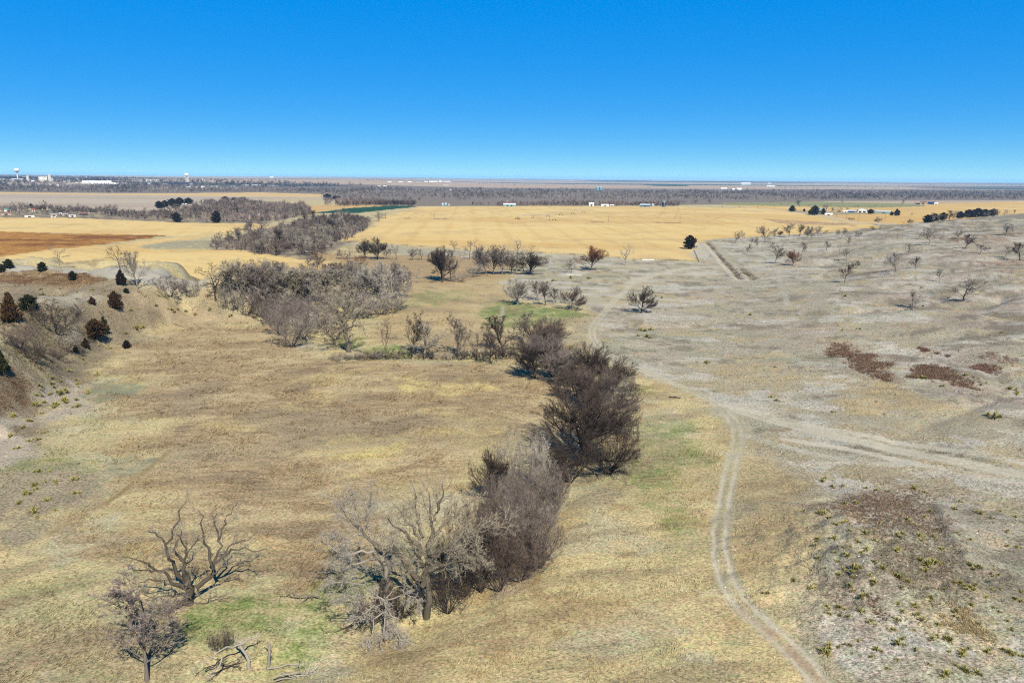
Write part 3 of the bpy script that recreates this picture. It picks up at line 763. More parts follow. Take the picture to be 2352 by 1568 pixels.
WOOD = {
    'grey': wood_mat('bark_grey', (160, 150, 136), (180, 172, 158)),
    'pale': wood_mat('bark_pale', (168, 160, 146), (206, 200, 186), 0.15),
    'tan': wood_mat('bark_tan', (124, 116, 102), (196, 186, 162), 0.12),
    'brown': wood_mat('bark_brown', (114, 102, 94), (124, 108, 98)),
    'purple': wood_mat('bark_purple', (134, 124, 116), (148, 136, 128)),
    'dark': wood_mat('bark_dark', (84, 74, 68), (86, 75, 68), 0.15),
    'russet': wood_mat('bark_russet', (120, 98, 82), (146, 100, 68), 0.12),
    'dead': wood_mat('bark_dead', (98, 90, 80), (176, 168, 152), 0.1),
}
PROTO = {}
def proto(name, geo, unit=True):
    (tv, tf, tt), (cv, cf, ct) = geo
    if unit:
        allv = np.concatenate([tv, cv])
        hz = np.percentile(cv[:, 2], 99.3)
        wx = np.percentile(np.abs(cv[:, :2]), 97.5)
        cx = 0
        s = np.array([0.5 / wx, 0.5 / wx, 1.0 / hz])
        tv = tv * s; cv = cv * s
    PROTO[name] = ((tv, tf, tt), (cv, cf, ct), {})
def meshes(name):
    t, c, cache = PROTO[name]
    if not cache:
        cache[0] = (np_mesh(name + '_trunk', t[0], t[1], WOOD['grey'], t[2], True), np_mesh(name + '_crown', c[0], c[1], WOOD['grey'], c[2], False))
    return cache[0]
def own_mat(o, mat):
    o.material_slots[0].link = 'OBJECT'; o.material_slots[0].material = mat
    return o
def fit(c, bx, by, ty, w):
    """base point, height and width in metres of a thing whose foot and top show at these picture points"""
    X, Y = px(c, bx, by); top = px(c, bx, ty)[1]
    p = G(X, Y)[0]
    d = ray(X, top); r = math.hypot(p[0], p[1])
    h = EYE + r * d[2] / math.hypot(d[0], d[1]) - p[2]
    fwd = -R3[:, 2]
    depth = float(np.dot(p - np.array([0, 0, EYE]), fwd))
    return p, max(float(h), 0.3), w * CROPS[c][2] * depth / FPX
def plant(name, label, cat, group, p, h, w, pr, mat, rot=None, lean=0.0, sink=0.0):
    e = new_obj(name, None); e.empty_display_size = 0.5
    e.location = (p[0], p[1], p[2] - 0.06 - sink)
    e.rotation_euler = (random.uniform(-lean, lean), random.uniform(-lean, lean), random.uniform(0, 6.28) if rot is None else rot)
    e.scale = (w, w * random.uniform(.9, 1.08) if rot is None else w, h)
    tag(e, label, cat, group)
    t, c = meshes(pr)
    own_mat(new_obj('trunk', t, e), WOOD[mat]); own_mat(new_obj('crown', c, e), WOOD[mat])
    return e
# kinds of tree
for k in range(3):
    proto('dome%d' % k, tree_geo(100 + k, 10, r0=.20, kids=(20, 11, 8, 20), t0=.18, fan=(.05, 1.5), angs=(50, 30, 34, 36), ratio=(1.5, .48, .42, .6), ups=(.03, .05, .05, .05), stemlen=.46, wander=.075, dome=(5.0, 5.6, 5.0), twig_w=.012))
    proto('vase%d' % k, tree_geo(200 + k, 10, r0=.19, kids=(11, 8, 7, 16), t0=.2, fan=(.1, 1.5), angs=(44, 40, 42, 40), ratio=(.82, .5, .48, .55), ups=(.06, .04, .03, .04), stemlen=.66, wander=.13, twig_w=.016, lean=.15, dome=(6.0, 6.6, 4.4)))
    proto('open%d' % k, tree_geo(300 + k, 10, r0=.24, kids=(12, 9, 8, 15), t0=.22, fan=(.1, 1.5), angs=(48, 44, 44, 42), ratio=(.70, .48, .46, .55), ups=(.07, .05, .04, .03), stemlen=.8, wander=.14, twig_w=.014, dome=(5.6, 5.6, 4.8)))
    proto('tall%d' % k, tree_geo(400 + k, 10, r0=.11, kids=(15, 8, 7, 16), t0=.14, angs=(32, 34, 38, 36), ratio=(.46, .48, .46, .55), ups=(.12, .08, .05, .05), stemlen=1, wander=.09, twig_w=.013))
    proto('thick%d' % k, tree_geo(500 + k, 6, r0=.06, stems=11, spread=.95, kids=(6, 6, 5, 14), t0=.15, angs=(34, 38, 38, 40), ratio=(.5, .5, .5, .6), ups=(.07, .05, .05, .05), wander=.13, twig_w=.008, segs=(6, 5, 4, 3), sides=(5, 4, 3, 3), dome=(3.0, 4.0, 3.6)))
    proto('sparse%d' % k, tree_geo(600 + k, 10, r0=.20, kids=(8, 6, 5, 8), t0=.25, angs=(50, 46, 44, 44), ratio=(.64, .5, .48, .55), ups=(.06, .05, .03, .03), stemlen=.85, wander=.16, twig_w=.014))
    if k < 2:
        proto('bigdome%d' % k, tree_geo(150 + k, 10, r0=.17, kids=(22, 13, 9, 20), t0=.12, fan=(.05, 1.5), angs=(52, 30, 34, 36), ratio=(1.5, .48, .42, .6), ups=(.03, .05, .05, .05), stemlen=.46, wander=.08, dome=(4.8, 5.6, 5.2), twig_w=.0062, segs=(8, 6, 4, 2)))
        proto('bigthick%d' % k, tree_geo(550 + k, 6, r0=.05, stems=11, spread=1.0, kids=(7, 7, 6, 17), t0=.1, angs=(36, 38, 38, 40), ratio=(.5, .5, .5, .65), ups=(.07, .05, .05, .05), wander=.13, twig_w=.0042, segs=(6, 5, 4, 2), sides=(5, 4, 3, 3), dome=(3.0, 4.0, 3.6)))
for k in range(4):
    proto('far%d' % k, tree_geo(700 + k, 10, r0=.20, kids=(9, 6, 5, 9), t0=.15, fan=(.1, 1.5), angs=(44, 40, 38, 38), ratio=(.62, .5, .5, .65), ups=(.06, .05, .05, .05), stemlen=.8, dome=(5.4, 5.2, 5.0), twig_w=.03, segs=(5, 4, 3, 2), sides=(5, 4, 3, 3)))
def rk(kind, n=3): return '%s%d' % (kind, random.randrange(n))

TREES = []     # crop, foot x, foot y, top y, width, kind, colour, label, group
def T(c, bx, by, ty, w, kind, mat, label, group=None, cat='tree', name='bare_tree'):
    TREES.append((c, bx, by, ty, w, kind, mat, label, group, cat, name))

# ------------------------------------------------------------------ trees and shrubs one can point at
T('8', 612, 1545, 880, 520, 'tall', 'purple', 'slender purple-grey bare tree with a pale trunk beside the gnarled dead oak')
T('8', 1130, 1345, 1190, 170, 'thick', 'brown', 'low brown leafless shrub behind the broken grey snag', None, 'shrub', 'bare_shrub')
TH = 'brown thicket along the creek'
THL = 'leafless brown shrub in the dense thicket lining the creek'
for c, bx, by, ty, w, kd, mt in (
        ('A', 1080, 1020, 420, 360, 'thick', 'brown'), ('A', 1190, 1020, 600, 280, 'thick', 'brown'), ('A', 1380, 890, 470, 340, 'thick', 'purple'),
        ('A', 1290, 720, 360, 340, 'thick', 'purple'), ('A', 1430, 880, 570, 260, 'thick', 'brown'), ('A', 1450, 620, 260, 260, 'thick', 'purple'),
        ('A', 1200, 830, 520, 320, 'thick', 'purple'), ('A', 1340, 780, 420, 300, 'thick', 'purple'), ('A', 980, 1050, 700, 300, 'thick', 'dark'), ('A', 880, 1150, 850, 240, 'thick', 'dark'),
        ('A', 1220, 620, 330, 260, 'thick', 'purple'), ('A', 1100, 880, 560, 260, 'thick', 'dark'), ('A', 600, 1180, 950, 260, 'thick', 'dark'), ('A', 440, 1200, 1020, 260, 'thick', 'brown'),
        ('A', 1520, 500, 250, 180, 'thick', 'dark'), ('A', 1310, 960, 700, 260, 'thick', 'brown')):
    T(c, bx, by, ty, w, kd, mt, THL, TH, 'shrub', 'bare_shrub')
T('A', 1160, 500, 190, 230, 'dome', 'dark', 'dark fan-shaped bush standing at the meadow edge of the creek thicket', None, 'shrub', 'bare_shrub')
T('A', 1330, 480, 80, 330, 'thick', 'grey', 'large silver-grey leafless bush beside the biggest dark tree', None, 'shrub', 'bare_shrub')
T('A', 1460, 420, 110, 200, 'open', 'pale', 'pale dead-topped small tree squeezed between silver bush and dark tree')
T('B', 920, 1260, 690, 880, 'dome', 'dark', 'largest dark brown bare tree with a broad dense crown on the creek bend')
T('B', 1160, 1330, 900, 480, 'thick', 'dark', 'dark sprawling shrub leaning toward the grass under the largest dark tree', None, 'shrub', 'bare_shrub')
T('B', 860, 1400, 1060, 340, 'thick', 'dark', 'dark shrub at the foot of the largest dark tree', None, 'shrub', 'bare_shrub')
T('B', 1250, 1020, 720, 330, 'thick', 'purple', 'purple-grey shrub on the track side of the largest dark tree', None, 'shrub', 'bare_shrub')
UP = 'brown thicket above the creek bend'
UPL = 'leafless grey-brown tree in the dense clump upstream of the largest dark tree'
for bx, by, ty, w, kd, mt in ((1100, 830, 560, 420, 'dome', 'brown'), (1000, 680, 370, 280, 'dome', 'dark'), (1190, 700, 470, 280, 'dome', 'dark'), (720, 590, 290, 400, 'dome', 'purple'),
                              (640, 460, 190, 340, 'dome', 'brown'), (590, 590, 330, 300, 'dome', 'dark'), (800, 640, 380, 300, 'dome', 'purple'), (930, 760, 520, 300, 'dome', 'brown'),
                              (680, 360, 150, 240, 'dome', 'brown'), (900, 560, 400, 260, 'dome', 'dark'), (1240, 820, 580, 220, 'thick', 'grey')):
    T('B', bx, by, ty - (by - ty) * .1, w * 1.22, kd, mt, UPL, UP)
T('B', 490, 300, 75, 130, 'tall', 'purple', 'small tree poking out of the top end of the creek thicket')
T('B', 345, 415, 115, 320, 'open', 'dark', 'dark many-limbed tree beside the green grass where the creek turns')
T('B', 240, 465, 245, 170, 'open', 'brown', 'small crooked brown tree standing before the dark many-limbed one')
T('B', 125, 440, 215, 140, 'sparse', 'brown', 'thin leaning tree with few branches between two creek trees')
T('F', 1565, 380, 50, 220, 'tall', 'purple', 'slim creek tree with a rounded purple-brown head')
T('F', 1300, 368, 90, 220, 'open', 'grey', 'thin pale grey tree in the row along the meadow bank')
T('F', 1185, 358, 25, 180, 'tall', 'dark', 'narrow upright dark tree in the row along the meadow bank')
T('F', 985, 360, 60, 180, 'sparse', 'brown', 'leaning brown tree with a tufted top in the bank row')
BS = 'low brush along the meadow bank'
BSL = 'low dark leafless brush at the foot of the bank trees'
for bx, w, mt, ty in ((1000, 130, 'dark', 290), (1150, 120, 'dark', 280), (1400, 130, 'grey', 310), (1300, 110, 'brown', 300), (1480, 110, 'grey', 320), (1570, 110, 'dark', 290), (930, 100, 'grey', 300), (820, 140, 'brown', 320), (1640, 130, 'dark', 290), (1740, 150, 'brown', 290), (1840, 160, 'dark', 270), (1930, 170, 'dark', 260), (880, 120, 'dark', 300), (740, 130, 'grey', 310), (640, 170, 'purple', 330), (1070, 100, 'brown', 310)):
    T('F', bx, 368, ty, w, 'thick', mt, BSL, BS, 'shrub', 'bare_shrub')
# cottonwood grove on the creek
CW = 'creek grove'
for bx, by, ty, w, kd, mt, lb in (
        (1690, 720, 330, 340, 'dome', 'pale', 'tall white-barked tree with a rounded silvery crown in the creek grove'),
        (950, 790, 400, 340, 'open', 'tan', None), (1090, 760, 360, 330, 'open', 'grey', None), (640, 750, 290, 260, 'sparse', 'grey', 'tall open-limbed grey tree with light twigs in the creek grove'),
        (530, 730, 310, 220, 'sparse', 'grey', None), (370, 690, 320, 290, 'sparse', 'grey', 'wide-forked dead-looking tree at the ridge end of the grove'), (300, 640, 345, 200, 'sparse', 'dark', None),
        (1100, 800, 560, 240, 'thick', 'purple', None), (1250, 720, 400, 260, 'open', 'tan', None), (820, 790, 540, 220, 'thick', 'grey', None), (1340, 660, 370, 300, 'open', 'grey', None), (1460, 640, 340, 280, 'dome', 'grey', None),
        (1570, 700, 400, 300, 'open', 'grey', None), (1830, 640, 330, 170, 'dome', 'purple', None), (800, 460, 315, 190, 'dome', 'brown', 'round russet-brown bush showing above the creek grove'),
        (720, 470, 320, 160, 'tall', 'grey', None), (1145, 430, 240, 120, 'tall', 'brown', None), (1050, 450, 300, 130, 'tall', 'purple', None), (1410, 470, 290, 130, 'sparse', 'dark', None), (1300, 480, 330, 220, 'dome', 'brown', None),
        (940, 1030, 640, 320, 'thick', 'purple', 'tall purple-brown thicket clump on the meadow corner of the grove'), (840, 930, 650, 220, 'thick', 'purple', None), (1040, 960, 740, 220, 'thick', 'grey', None), (1080, 740, 470, 160, 'tall', 'brown', None),
        (460, 720, 480, 200, 'thick', 'grey', None), (560, 760, 520, 220, 'thick', 'grey', None), (700, 770, 560, 220, 'thick', 'brown', None), (900, 760, 560, 200, 'thick', 'grey', None), (1680, 760, 560, 260, 'thick', 'grey', None), (1790, 720, 560, 200, 'thick', 'grey', None),
        (1250, 900, 700, 260, 'thick', 'purple', None), (440, 640, 310, 240, 'open', 'tan', None), (560, 650, 330, 240, 'open', 'grey', None), (700, 640, 320, 280, 'dome', 'purple', None), (860, 660, 350, 300, 'dome', 'grey', None), (1000, 660, 380, 280, 'open', 'tan', None),
        (1180, 660, 370, 300, 'dome', 'purple', None), (1520, 620, 320, 280, 'open', 'grey', None), (1640, 600, 340, 260, 'dome', 'grey', None), (1760, 640, 340, 260, 'open', 'grey', None), (620, 700, 380, 220, 'open', 'purple', None), (780, 700, 420, 260, 'dome', 'purple', None), (1400, 760, 520, 260, 'open', 'tan', None),
        (1560, 790, 600, 220, 'thick', 'grey', None), (1180, 860, 640, 240, 'thick', 'purple', None), (860, 860, 600, 240, 'thick', 'purple', None), (760, 830, 640, 220, 'thick', 'grey', None), (1000, 870, 620, 240, 'thick', 'purple', None), (1480, 800, 560, 220, 'thick', 'purple', None), (1300, 980, 800, 180, 'thick', 'brown', None)):
    T('5', bx, by, ty, w * 1.12, kd, mt, lb or ('leafless tree among the crowded grey creek grove' if kd != 'thick' else 'leafless undergrowth shrub inside the grey creek grove'),
      None if lb else (CW if kd != 'thick' else 'undergrowth of the creek grove'), 'tree' if kd != 'thick' else 'shrub', 'bare_tree' if kd != 'thick' else 'bare_shrub')
# middle distance, one by one
for bx, by, ty, w, kd, mt, lb in (
        (650, 678, 468, 205, 'dome', 'grey', 'round silver-grey bare tree standing on the green grass patch'),
        (825, 645, 480, 115, 'tall', 'purple', 'narrow purple-brown tree left of a twin on the pasture edge'),
        (885, 683, 485, 140, 'open', 'brown', 'brown bare tree between the silver-grey tree and a dome-crowned one'),
        (970, 660, 545, 120, 'vase', 'dark', 'small slanting dark tree touching the dome-crowned brown one'),
        (1103, 722, 530, 215, 'dome', 'brown', 'dome-crowned brown tree at the edge of the green grass patch'),
        (1690, 748, 533, 215, 'dome', 'dark', 'lone dark dome-crowned tree right of the two-rut track'),
        (1270, 388, 195, 218, 'dome', 'russet', 'russet dome-crowned tree standing near the yellow field edge'),
        (1103, 412, 293, 100, 'vase', 'grey', 'small thin grey tree near pale slabs on the pasture'),
        (1558, 347, 168, 155, 'sparse', 'pale', 'white dead tree with bare forking limbs by the field fence'),
        (752, 424, 250, 245, 'dome', 'dark', 'wide dark dome-crowned tree at the end of the tree row'),
        (640, 400, 118, 200, 'sparse', 'pale', 'tall pale tree rising above the purple-brown row')):
    T('6', bx, by, ty, w, kd, mt, lb)
ROW = 'tree row below the yellow field'
for bx, by, ty, w, kd, mt in ((400, 434, 195, 170, 'tall', 'purple'), (330, 400, 190, 150, 'dome', 'purple'), (520, 424, 235, 170, 'tall', 'purple'), (450, 424, 190, 150, 'dome', 'purple'), (250, 300, 138, 130, 'sparse', 'brown'),
                              (120, 230, 133, 95, 'sparse', 'brown'), (95, 484, 235, 200, 'sparse', 'tan'), (20, 490, 200, 170, 'dome', 'dark'), (290, 444, 340, 130, 'thick', 'grey'), (170, 486, 400, 120, 'thick', 'grey'), (600, 420, 270, 150, 'dome', 'purple'),
                              (700, 400, 240, 130, 'tall', 'grey'), (760, 330, 170, 130, 'sparse', 'grey'), (500, 330, 190, 110, 'tall', 'brown')):
    T('6', bx, by, ty, w, kd, mt, 'purple-brown leafless tree in the row below the yellow field', ROW)
for bx, by, ty, w, kd, mt in ((1430, 293, 185, 120, 'sparse', 'grey'), (1660, 298, 122, 200, 'dome', 'dark'), (1820, 302, 178, 110, 'sparse', 'brown'), (1950, 302, 210, 75, 'tall', 'brown'), (2030, 302, 208, 110, 'vase', 'grey'),
                              (1310, 292, 220, 90, 'vase', 'purple'), (1190, 285, 215, 95, 'sparse', 'dark'), (1120, 292, 240, 100, 'vase', 'brown'), (1560, 290, 130, 120, 'dome', 'dark'), (1740, 296, 190, 90, 'tall', 'brown'), (1380, 295, 230, 90, 'thick', 'grey'), (2200, 470, 220, 200, 'dome', 'dark'),
                              (2000, 500, 350, 90, 'sparse', 'grey')):
    T('5', bx, by, ty, w, kd, mt, 'leafless tree scattered along the old creek bed before the big field', 'old creek bed trees')
T('5', 1512, 335, 258, 95, 'thick', 'russet', 'small round reddish bush on tan grass by the old creek bed', None, 'shrub', 'bare_shrub')
# left bluff
for bx, by, ty, w, kd, mt, lb in (
        (1165, 368, 40, 240, 'open', 'grey', 'grey bare tree with a crooked crown behind the bluff crest'),
        (1012, 183, -15, 170, 'sparse', 'dark', 'bare tree leaning left at the edge of the lower yellow field'),
        (500, 168, -20, 170, 'sparse', 'grey', 'lone pale bare tree at the pale track beside the lower yellow field')):
    T('4', bx, by, ty, w, kd, mt, lb)
for bx, by, ty, w, mt, lb in (
        (470, 720, 460, 340, 'dark', 'widest dark leafless shrub spreading on the bluff slope'), (170, 840, 640, 270, 'brown', 'rounded brown leafless shrub on the bluff slope near the bare soil'),
        (300, 965, 790, 160, 'dark', 'dark shrub growing down a gully of the bluff'), (560, 860, 690, 200, 'grey', 'grey shrub low on the bluff slope below the widest one'),
        (490, 930, 830, 140, 'brown', 'small brown shrub at the foot of the bluff gully'), (1430, 405, 245, 290, 'purple', 'wide purple-grey shrub behind the bluff crest'),
        (1590, 408, 255, 150, 'grey', 'upright grey shrub behind the bluff crest near the grove')):
    T('4', bx, by, ty, w, 'thick', mt, lb, None, 'shrub', 'bare_shrub')
# right hillside
HG = 'small trees dotted over the right hillside'
HL = 'small leafless tree dotted on the grey hillside pasture'
SPEC = {1475: 'widest bare tree on the open hillside with a low spreading crown', 770: 'round russet-crowned small tree on the lower hillside', 1125: 'lone vase-shaped tree standing low on the hillside',
        645: 'twin-stemmed purple-grey tree on the lower hillside', 1090: 'bare dead snag with two crooked limbs on the hillside', 1355: 'round grey tree beside the gravel road junction'}
for bx, by, ty, w, kd, mt in (
        (375, 566, 488, 55, 'tall', 'purple'), (425, 546, 483, 32, 'tall', 'pale'), (455, 646, 578, 55, 'vase', 'grey'), (530, 602, 528, 38, 'tall', 'purple'), (580, 562, 455, 85, 'vase', 'purple'), (640, 542, 463, 65, 'tall', 'grey'),
        (685, 522, 483, 45, 'dome', 'russet'), (745, 527, 433, 85, 'tall', 'purple'), (815, 522, 443, 65, 'open', 'dark'), (872, 532, 458, 65, 'dome', 'purple'), (902, 547, 458, 65, 'tall', 'grey'), (937, 522, 453, 48, 'tall', 'grey'),
        (990, 522, 478, 45, 'vase', 'grey'), (805, 572, 508, 32, 'sparse', 'grey'), (635, 617, 563, 48, 'vase', 'purple'), (645, 708, 588, 95, 'tall', 'purple'), (770, 722, 618, 88, 'dome', 'russet'), (830, 652, 563, 68, 'vase', 'purple'),
        (902, 712, 648, 38, 'sparse', 'grey'), (1000, 617, 557, 55, 'vase', 'brown'), (1090, 642, 572, 45, 'sparse', 'dead'), (1138, 688, 598, 88, 'vase', 'grey'), (1150, 587, 522, 38, 'tall', 'grey'), (1102, 532, 468, 65, 'open', 'grey'),
        (1076, 522, 478, 42, 'tall', 'grey'), (1125, 838, 708, 100, 'vase', 'dark'), (1205, 742, 688, 45, 'vase', 'dark'), (1475, 763, 638, 160, 'vase', 'grey'), (1610, 743, 663, 80, 'vase', 'dark'), (1560, 642, 568, 88, 'vase', 'grey'),
        (1703, 582, 468, 95, 'vase', 'grey'), (1640, 542, 498, 48, 'vase', 'grey'), (1952, 607, 508, 100, 'vase', 'dark'), (1900, 542, 478, 75, 'vase', 'grey'), (2050, 643, 578, 105, 'vase', 'purple'), (2220, 672, 588, 75, 'vase', 'grey'),
        (2322, 683, 568, 130, 'vase', 'dark'), (2228, 513, 428, 95, 'open', 'pale'), (2280, 511, 448, 58, 'open', 'pale'), (1515, 552, 498, 22, 'sparse', 'grey'), (1485, 544, 498, 22, 'sparse', 'grey'), (1610, 852, 788, 48, 'sparse', 'grey'),
        (1775, 832, 748, 68, 'open', 'grey'), (1200, 542, 498, 28, 'sparse', 'grey'), (1220, 517, 488, 45, 'thick', 'dark'), (1315, 487, 453, 36, 'vase', 'brown'), (1370, 472, 453, 24, 'vase', 'grey'), (1525, 447, 418, 34, 'sparse', 'grey'),
        (1575, 437, 403, 42, 'dome', 'grey'), (1355, 432, 388, 55, 'dome', 'grey'), (1790, 540, 480, 60, 'sparse', 'pale'), (490, 570, 535, 14, 'tall', 'dark'), (560, 555, 520, 16, 'sparse', 'grey'), (860, 715, 680, 26, 'sparse', 'grey'), (1270, 500, 470, 34, 'sparse', 'grey')):
    T('3', bx, by, ty, w, kd, mt, SPEC.get(bx, HL), None if bx in SPEC else HG)
T('7', 1590, 582, 450, 95, 'open', 'pale', 'pale silvery bare tree low on the hillside with its shadow falling left')
T('7', 1937, 523, 383, 190, 'vase', 'purple', 'broad purple-grey tree with limbs swept left on the hillside')
T('3', 1170, 412, 393, 38, 'thick', 'dark', 'dark bush at the roadside beside the gravel road', None, 'shrub', 'bare_shrub')
PLACED = []
for c, bx, by, ty, w, kd, mt, label, group, cat, name in TREES:
    p, h, wm = fit(c, bx, by, ty, w)
    n = 3
    if kd in ('dome', 'thick') and c in 'AB8': kd = 'big' + kd; n = 2
    e = plant(name, label, cat, group, p, h * 1.06, wm * 1.16, rk(kd, n), mat=mt, lean=0.05)
    PLACED.append((e, np.array(p), group, kd.replace('big', ''), mt, label))

# ------------------------------------------------------------------ hero trees whose main limbs are followed one by one
def limb_pts(c, base, pts, depth):
    """limb points on the sight lines, at the base's distance plus a depth in metres growing along the limb"""
    p = G(*px(c, *base))[0]; r = math.hypot(p[0], p[1])
    out = []
    for k, q in enumerate(pts):
        d = ray(*px(c, *q)); d = d / np.hypot(d[0], d[1])
        dd = depth[k] if isinstance(depth, (list, tuple)) else depth * k / (len(pts) - 1)
        t = r + dd
        out.append([d[0] * t, d[1] * t, EYE + d[2] * t])
    out = np.array(out)
    return out
def hero(name, label, c, base, limbs, mat, cat='tree', **kw):
    p = G(*px(c, *base))[0]
    L = []
    for pts, dep, r0, r1 in limbs:
        L.append((limb_pts(c, base, pts, dep) - p, r0, r1))
    (tv, tf, tt), (cv, cf, ct) = tree_geo(limbs=L, **kw)
    e = new_obj(name, None, None, p); tag(e, label, cat)
    new_obj('trunk', np_mesh(name + '_trunk', tv, tf, WOOD[mat], tt, True), e)
    new_obj('crown', np_mesh(name + '_crown', cv, cf, WOOD[mat], ct), e)
    return e
hero('dead_oak', 'gnarled dead oak with a split trunk and twisted grey limbs', '8', (910, 1010), [
    ([(915, 1070), (912, 960), (900, 880), (880, 800)], [0, 0, 0, 0], 0.612, 0.440),
    ([(900, 900), (800, 780), (765, 600), (790, 480), (850, 370), (890, 290)], [0, .3, .8, 1, 1.4, 1.6], 0.302, 0.056),
    ([(765, 620), (720, 560), (660, 510), (620, 490)], [.8, .6, .4, .2], 0.144, 0.040),
    ([(880, 820), (870, 700), (810, 630), (850, 540), (820, 520)], [0, -.8, -1.4, -1.8, -2], 0.288, 0.048),
    ([(870, 720), (890, 650), (860, 560), (850, 480)], [-.8, -1.2, -1.8, -2.2], 0.158, 0.040),
    ([(890, 660), (950, 580), (990, 520)], [-1, -1.4, -2], 0.115, 0.032),
    ([(960, 900), (1050, 800), (1080, 720), (1050, 620), (1010, 540), (1005, 420), (970, 350)], [0, .4, .8, 1.1, 1.4, 1.8, 2.0], 0.331, 0.040),
    ([(1080, 720), (1110, 640), (1115, 560), (1090, 420), (1085, 330)], [.8, 1.2, 1.5, 1.8, 2], 0.187, 0.032),
    ([(1110, 570), (1160, 440), (1200, 370), (1250, 280)], [1.5, 1.2, 1, .8], 0.144, 0.032),
    ([(1080, 730), (1180, 640), (1280, 615), (1380, 625), (1460, 615)], [.8, .2, -.4, -.8, -1.2], 0.187, 0.032),
    ([(1130, 690), (1220, 580), (1310, 575), (1400, 500)], [.6, 1.6, 2.2, 2.6], 0.144, 0.032),
    ([(1050, 820), (1150, 750), (1240, 700)], [.4, -.6, -1.4], 0.144, 0.040),
    ([(880, 900), (770, 830), (680, 770), (600, 740), (480, 690), (430, 680)], [0, -.6, -1, -1.4, -1.6, -1.8], 0.259, 0.040),
    ([(690, 780), (590, 770), (510, 770), (480, 735)], [-1, -1.8, -2.2, -2.4], 0.130, 0.032),
    ([(860, 900), (720, 850), (620, 845), (555, 855)], [0, -1.4, -2.2, -2.6], 0.158, 0.040),
    ([(870, 950), (720, 960), (640, 965), (595, 945)], [0, -1.4, -1.9, -2.2], 0.130, 0.032),
    ([(890, 1000), (820, 1030), (740, 1100), (690, 1150)], [0, -.6, -1.2, -1.5], 0.346, 0.160),
    ([(940, 1000), (1000, 1010), (1080, 960), (1180, 940)], [0, -.8, -1.3, -1.6], 0.115, 0.040)],
    'dead', seed=41, kids=(0, 11, 8, 10), angs=(0, 50, 46, 42), ratio=(0, .34, .48, .55), ups=(0, .05, .03, .02), wander=.17, twig_w=.011)
CWK = dict(kids=(0, 16, 9, 14), angs=(0, 46, 42, 42), ratio=(0, .42, .46, .55), ups=(0, .06, .04, .03), wander=.12, twig_w=.010)
hero('cottonwood', 'big cottonwood with a pale straight trunk and wide tan-grey crown above the thicket', 'A', (755, 1180), [
    ([(755, 1180), (762, 1050), (765, 930), (770, 800), (775, 700), (790, 560), (780, 470), (770, 430)], [0, 0, 0, 0, .3, .8, 1, 1.2], .5, .07),
    ([(740, 980), (720, 860), (715, 760), (640, 690), (560, 630), (520, 580)], [0, -.5, -.8, -1.2, -1.6, -2], .40, .06),
    ([(715, 770), (700, 680), (640, 600), (560, 500)], [-.8, 0, 1, 2], .24, .05),
    ([(740, 990), (650, 860), (570, 780), (490, 740), (400, 690), (330, 620), (280, 560), (240, 510)], [0, .6, 1.2, 2, 2.6, 3, 3.4, 3.6], .40, .05),
    ([(770, 800), (860, 740), (960, 710), (1060, 660), (1160, 620), (1240, 610)], [0, -.4, -.8, -1.2, -1.4, -1.6], .34, .05),
    ([(770, 740), (840, 640), (930, 560), (1010, 500), (1060, 450)], [0, 1.2, 2, 2.8, 3.2], .28, .05),
    ([(780, 620), (830, 520), (850, 430), (850, 370)], [.4, .2, 0, 0], .22, .05),
    ([(770, 900), (880, 860), (980, 830), (1060, 800), (1110, 830)], [0, -2, -3, -3.6, -4], .26, .05),
    ([(765, 850), (860, 780), (960, 780), (1040, 740)], [0, -1.8, -2.6, -3.2], .24, .05),
    ([(735, 700), (690, 560), (690, 460), (680, 400)], [0, 1, 2, 2.4], .2, .04),
    ([(740, 980), (680, 940), (640, 880), (600, 860)], [0, -1.5, -2.2, -2.6], .18, .05)], 'tan', seed=42, **CWK)
hero('cottonwood', 'dark-trunked cottonwood with white-tipped upper twigs beside the big straight one', 'A', (525, 1090), [
    ([(525, 1100), (520, 980), (515, 890), (490, 800), (470, 760)], [0, 0, 0, 0, 0], .42, .24),
    ([(490, 800), (430, 720), (370, 660), (320, 580), (260, 530), (200, 460)], [0, .2, .4, .6, .8, .8], .26, .04),
    ([(430, 720), (400, 600), (400, 520), (440, 440), (430, 400)], [.2, .8, 1.2, 1.4, 1.4], .2, .04),
    ([(380, 670), (300, 700), (220, 700), (150, 700)], [.3, -.4, -1, -1.4], .16, .04),
    ([(480, 790), (360, 780), (260, 790), (170, 760), (120, 720)], [0, -1, -1.6, -2, -2.2], .22, .04),
    ([(500, 840), (400, 830), (330, 860), (240, 900), (170, 880)], [0, -1.8, -2.4, -2.8, -3], .18, .04),
    ([(510, 860), (560, 760), (540, 660), (520, 600)], [0, .8, 1.4, 1.8], .18, .04),
    ([(330, 590), (330, 480), (300, 420)], [.6, 1, 1.2], .12, .03)], 'pale', seed=43, **CWK)
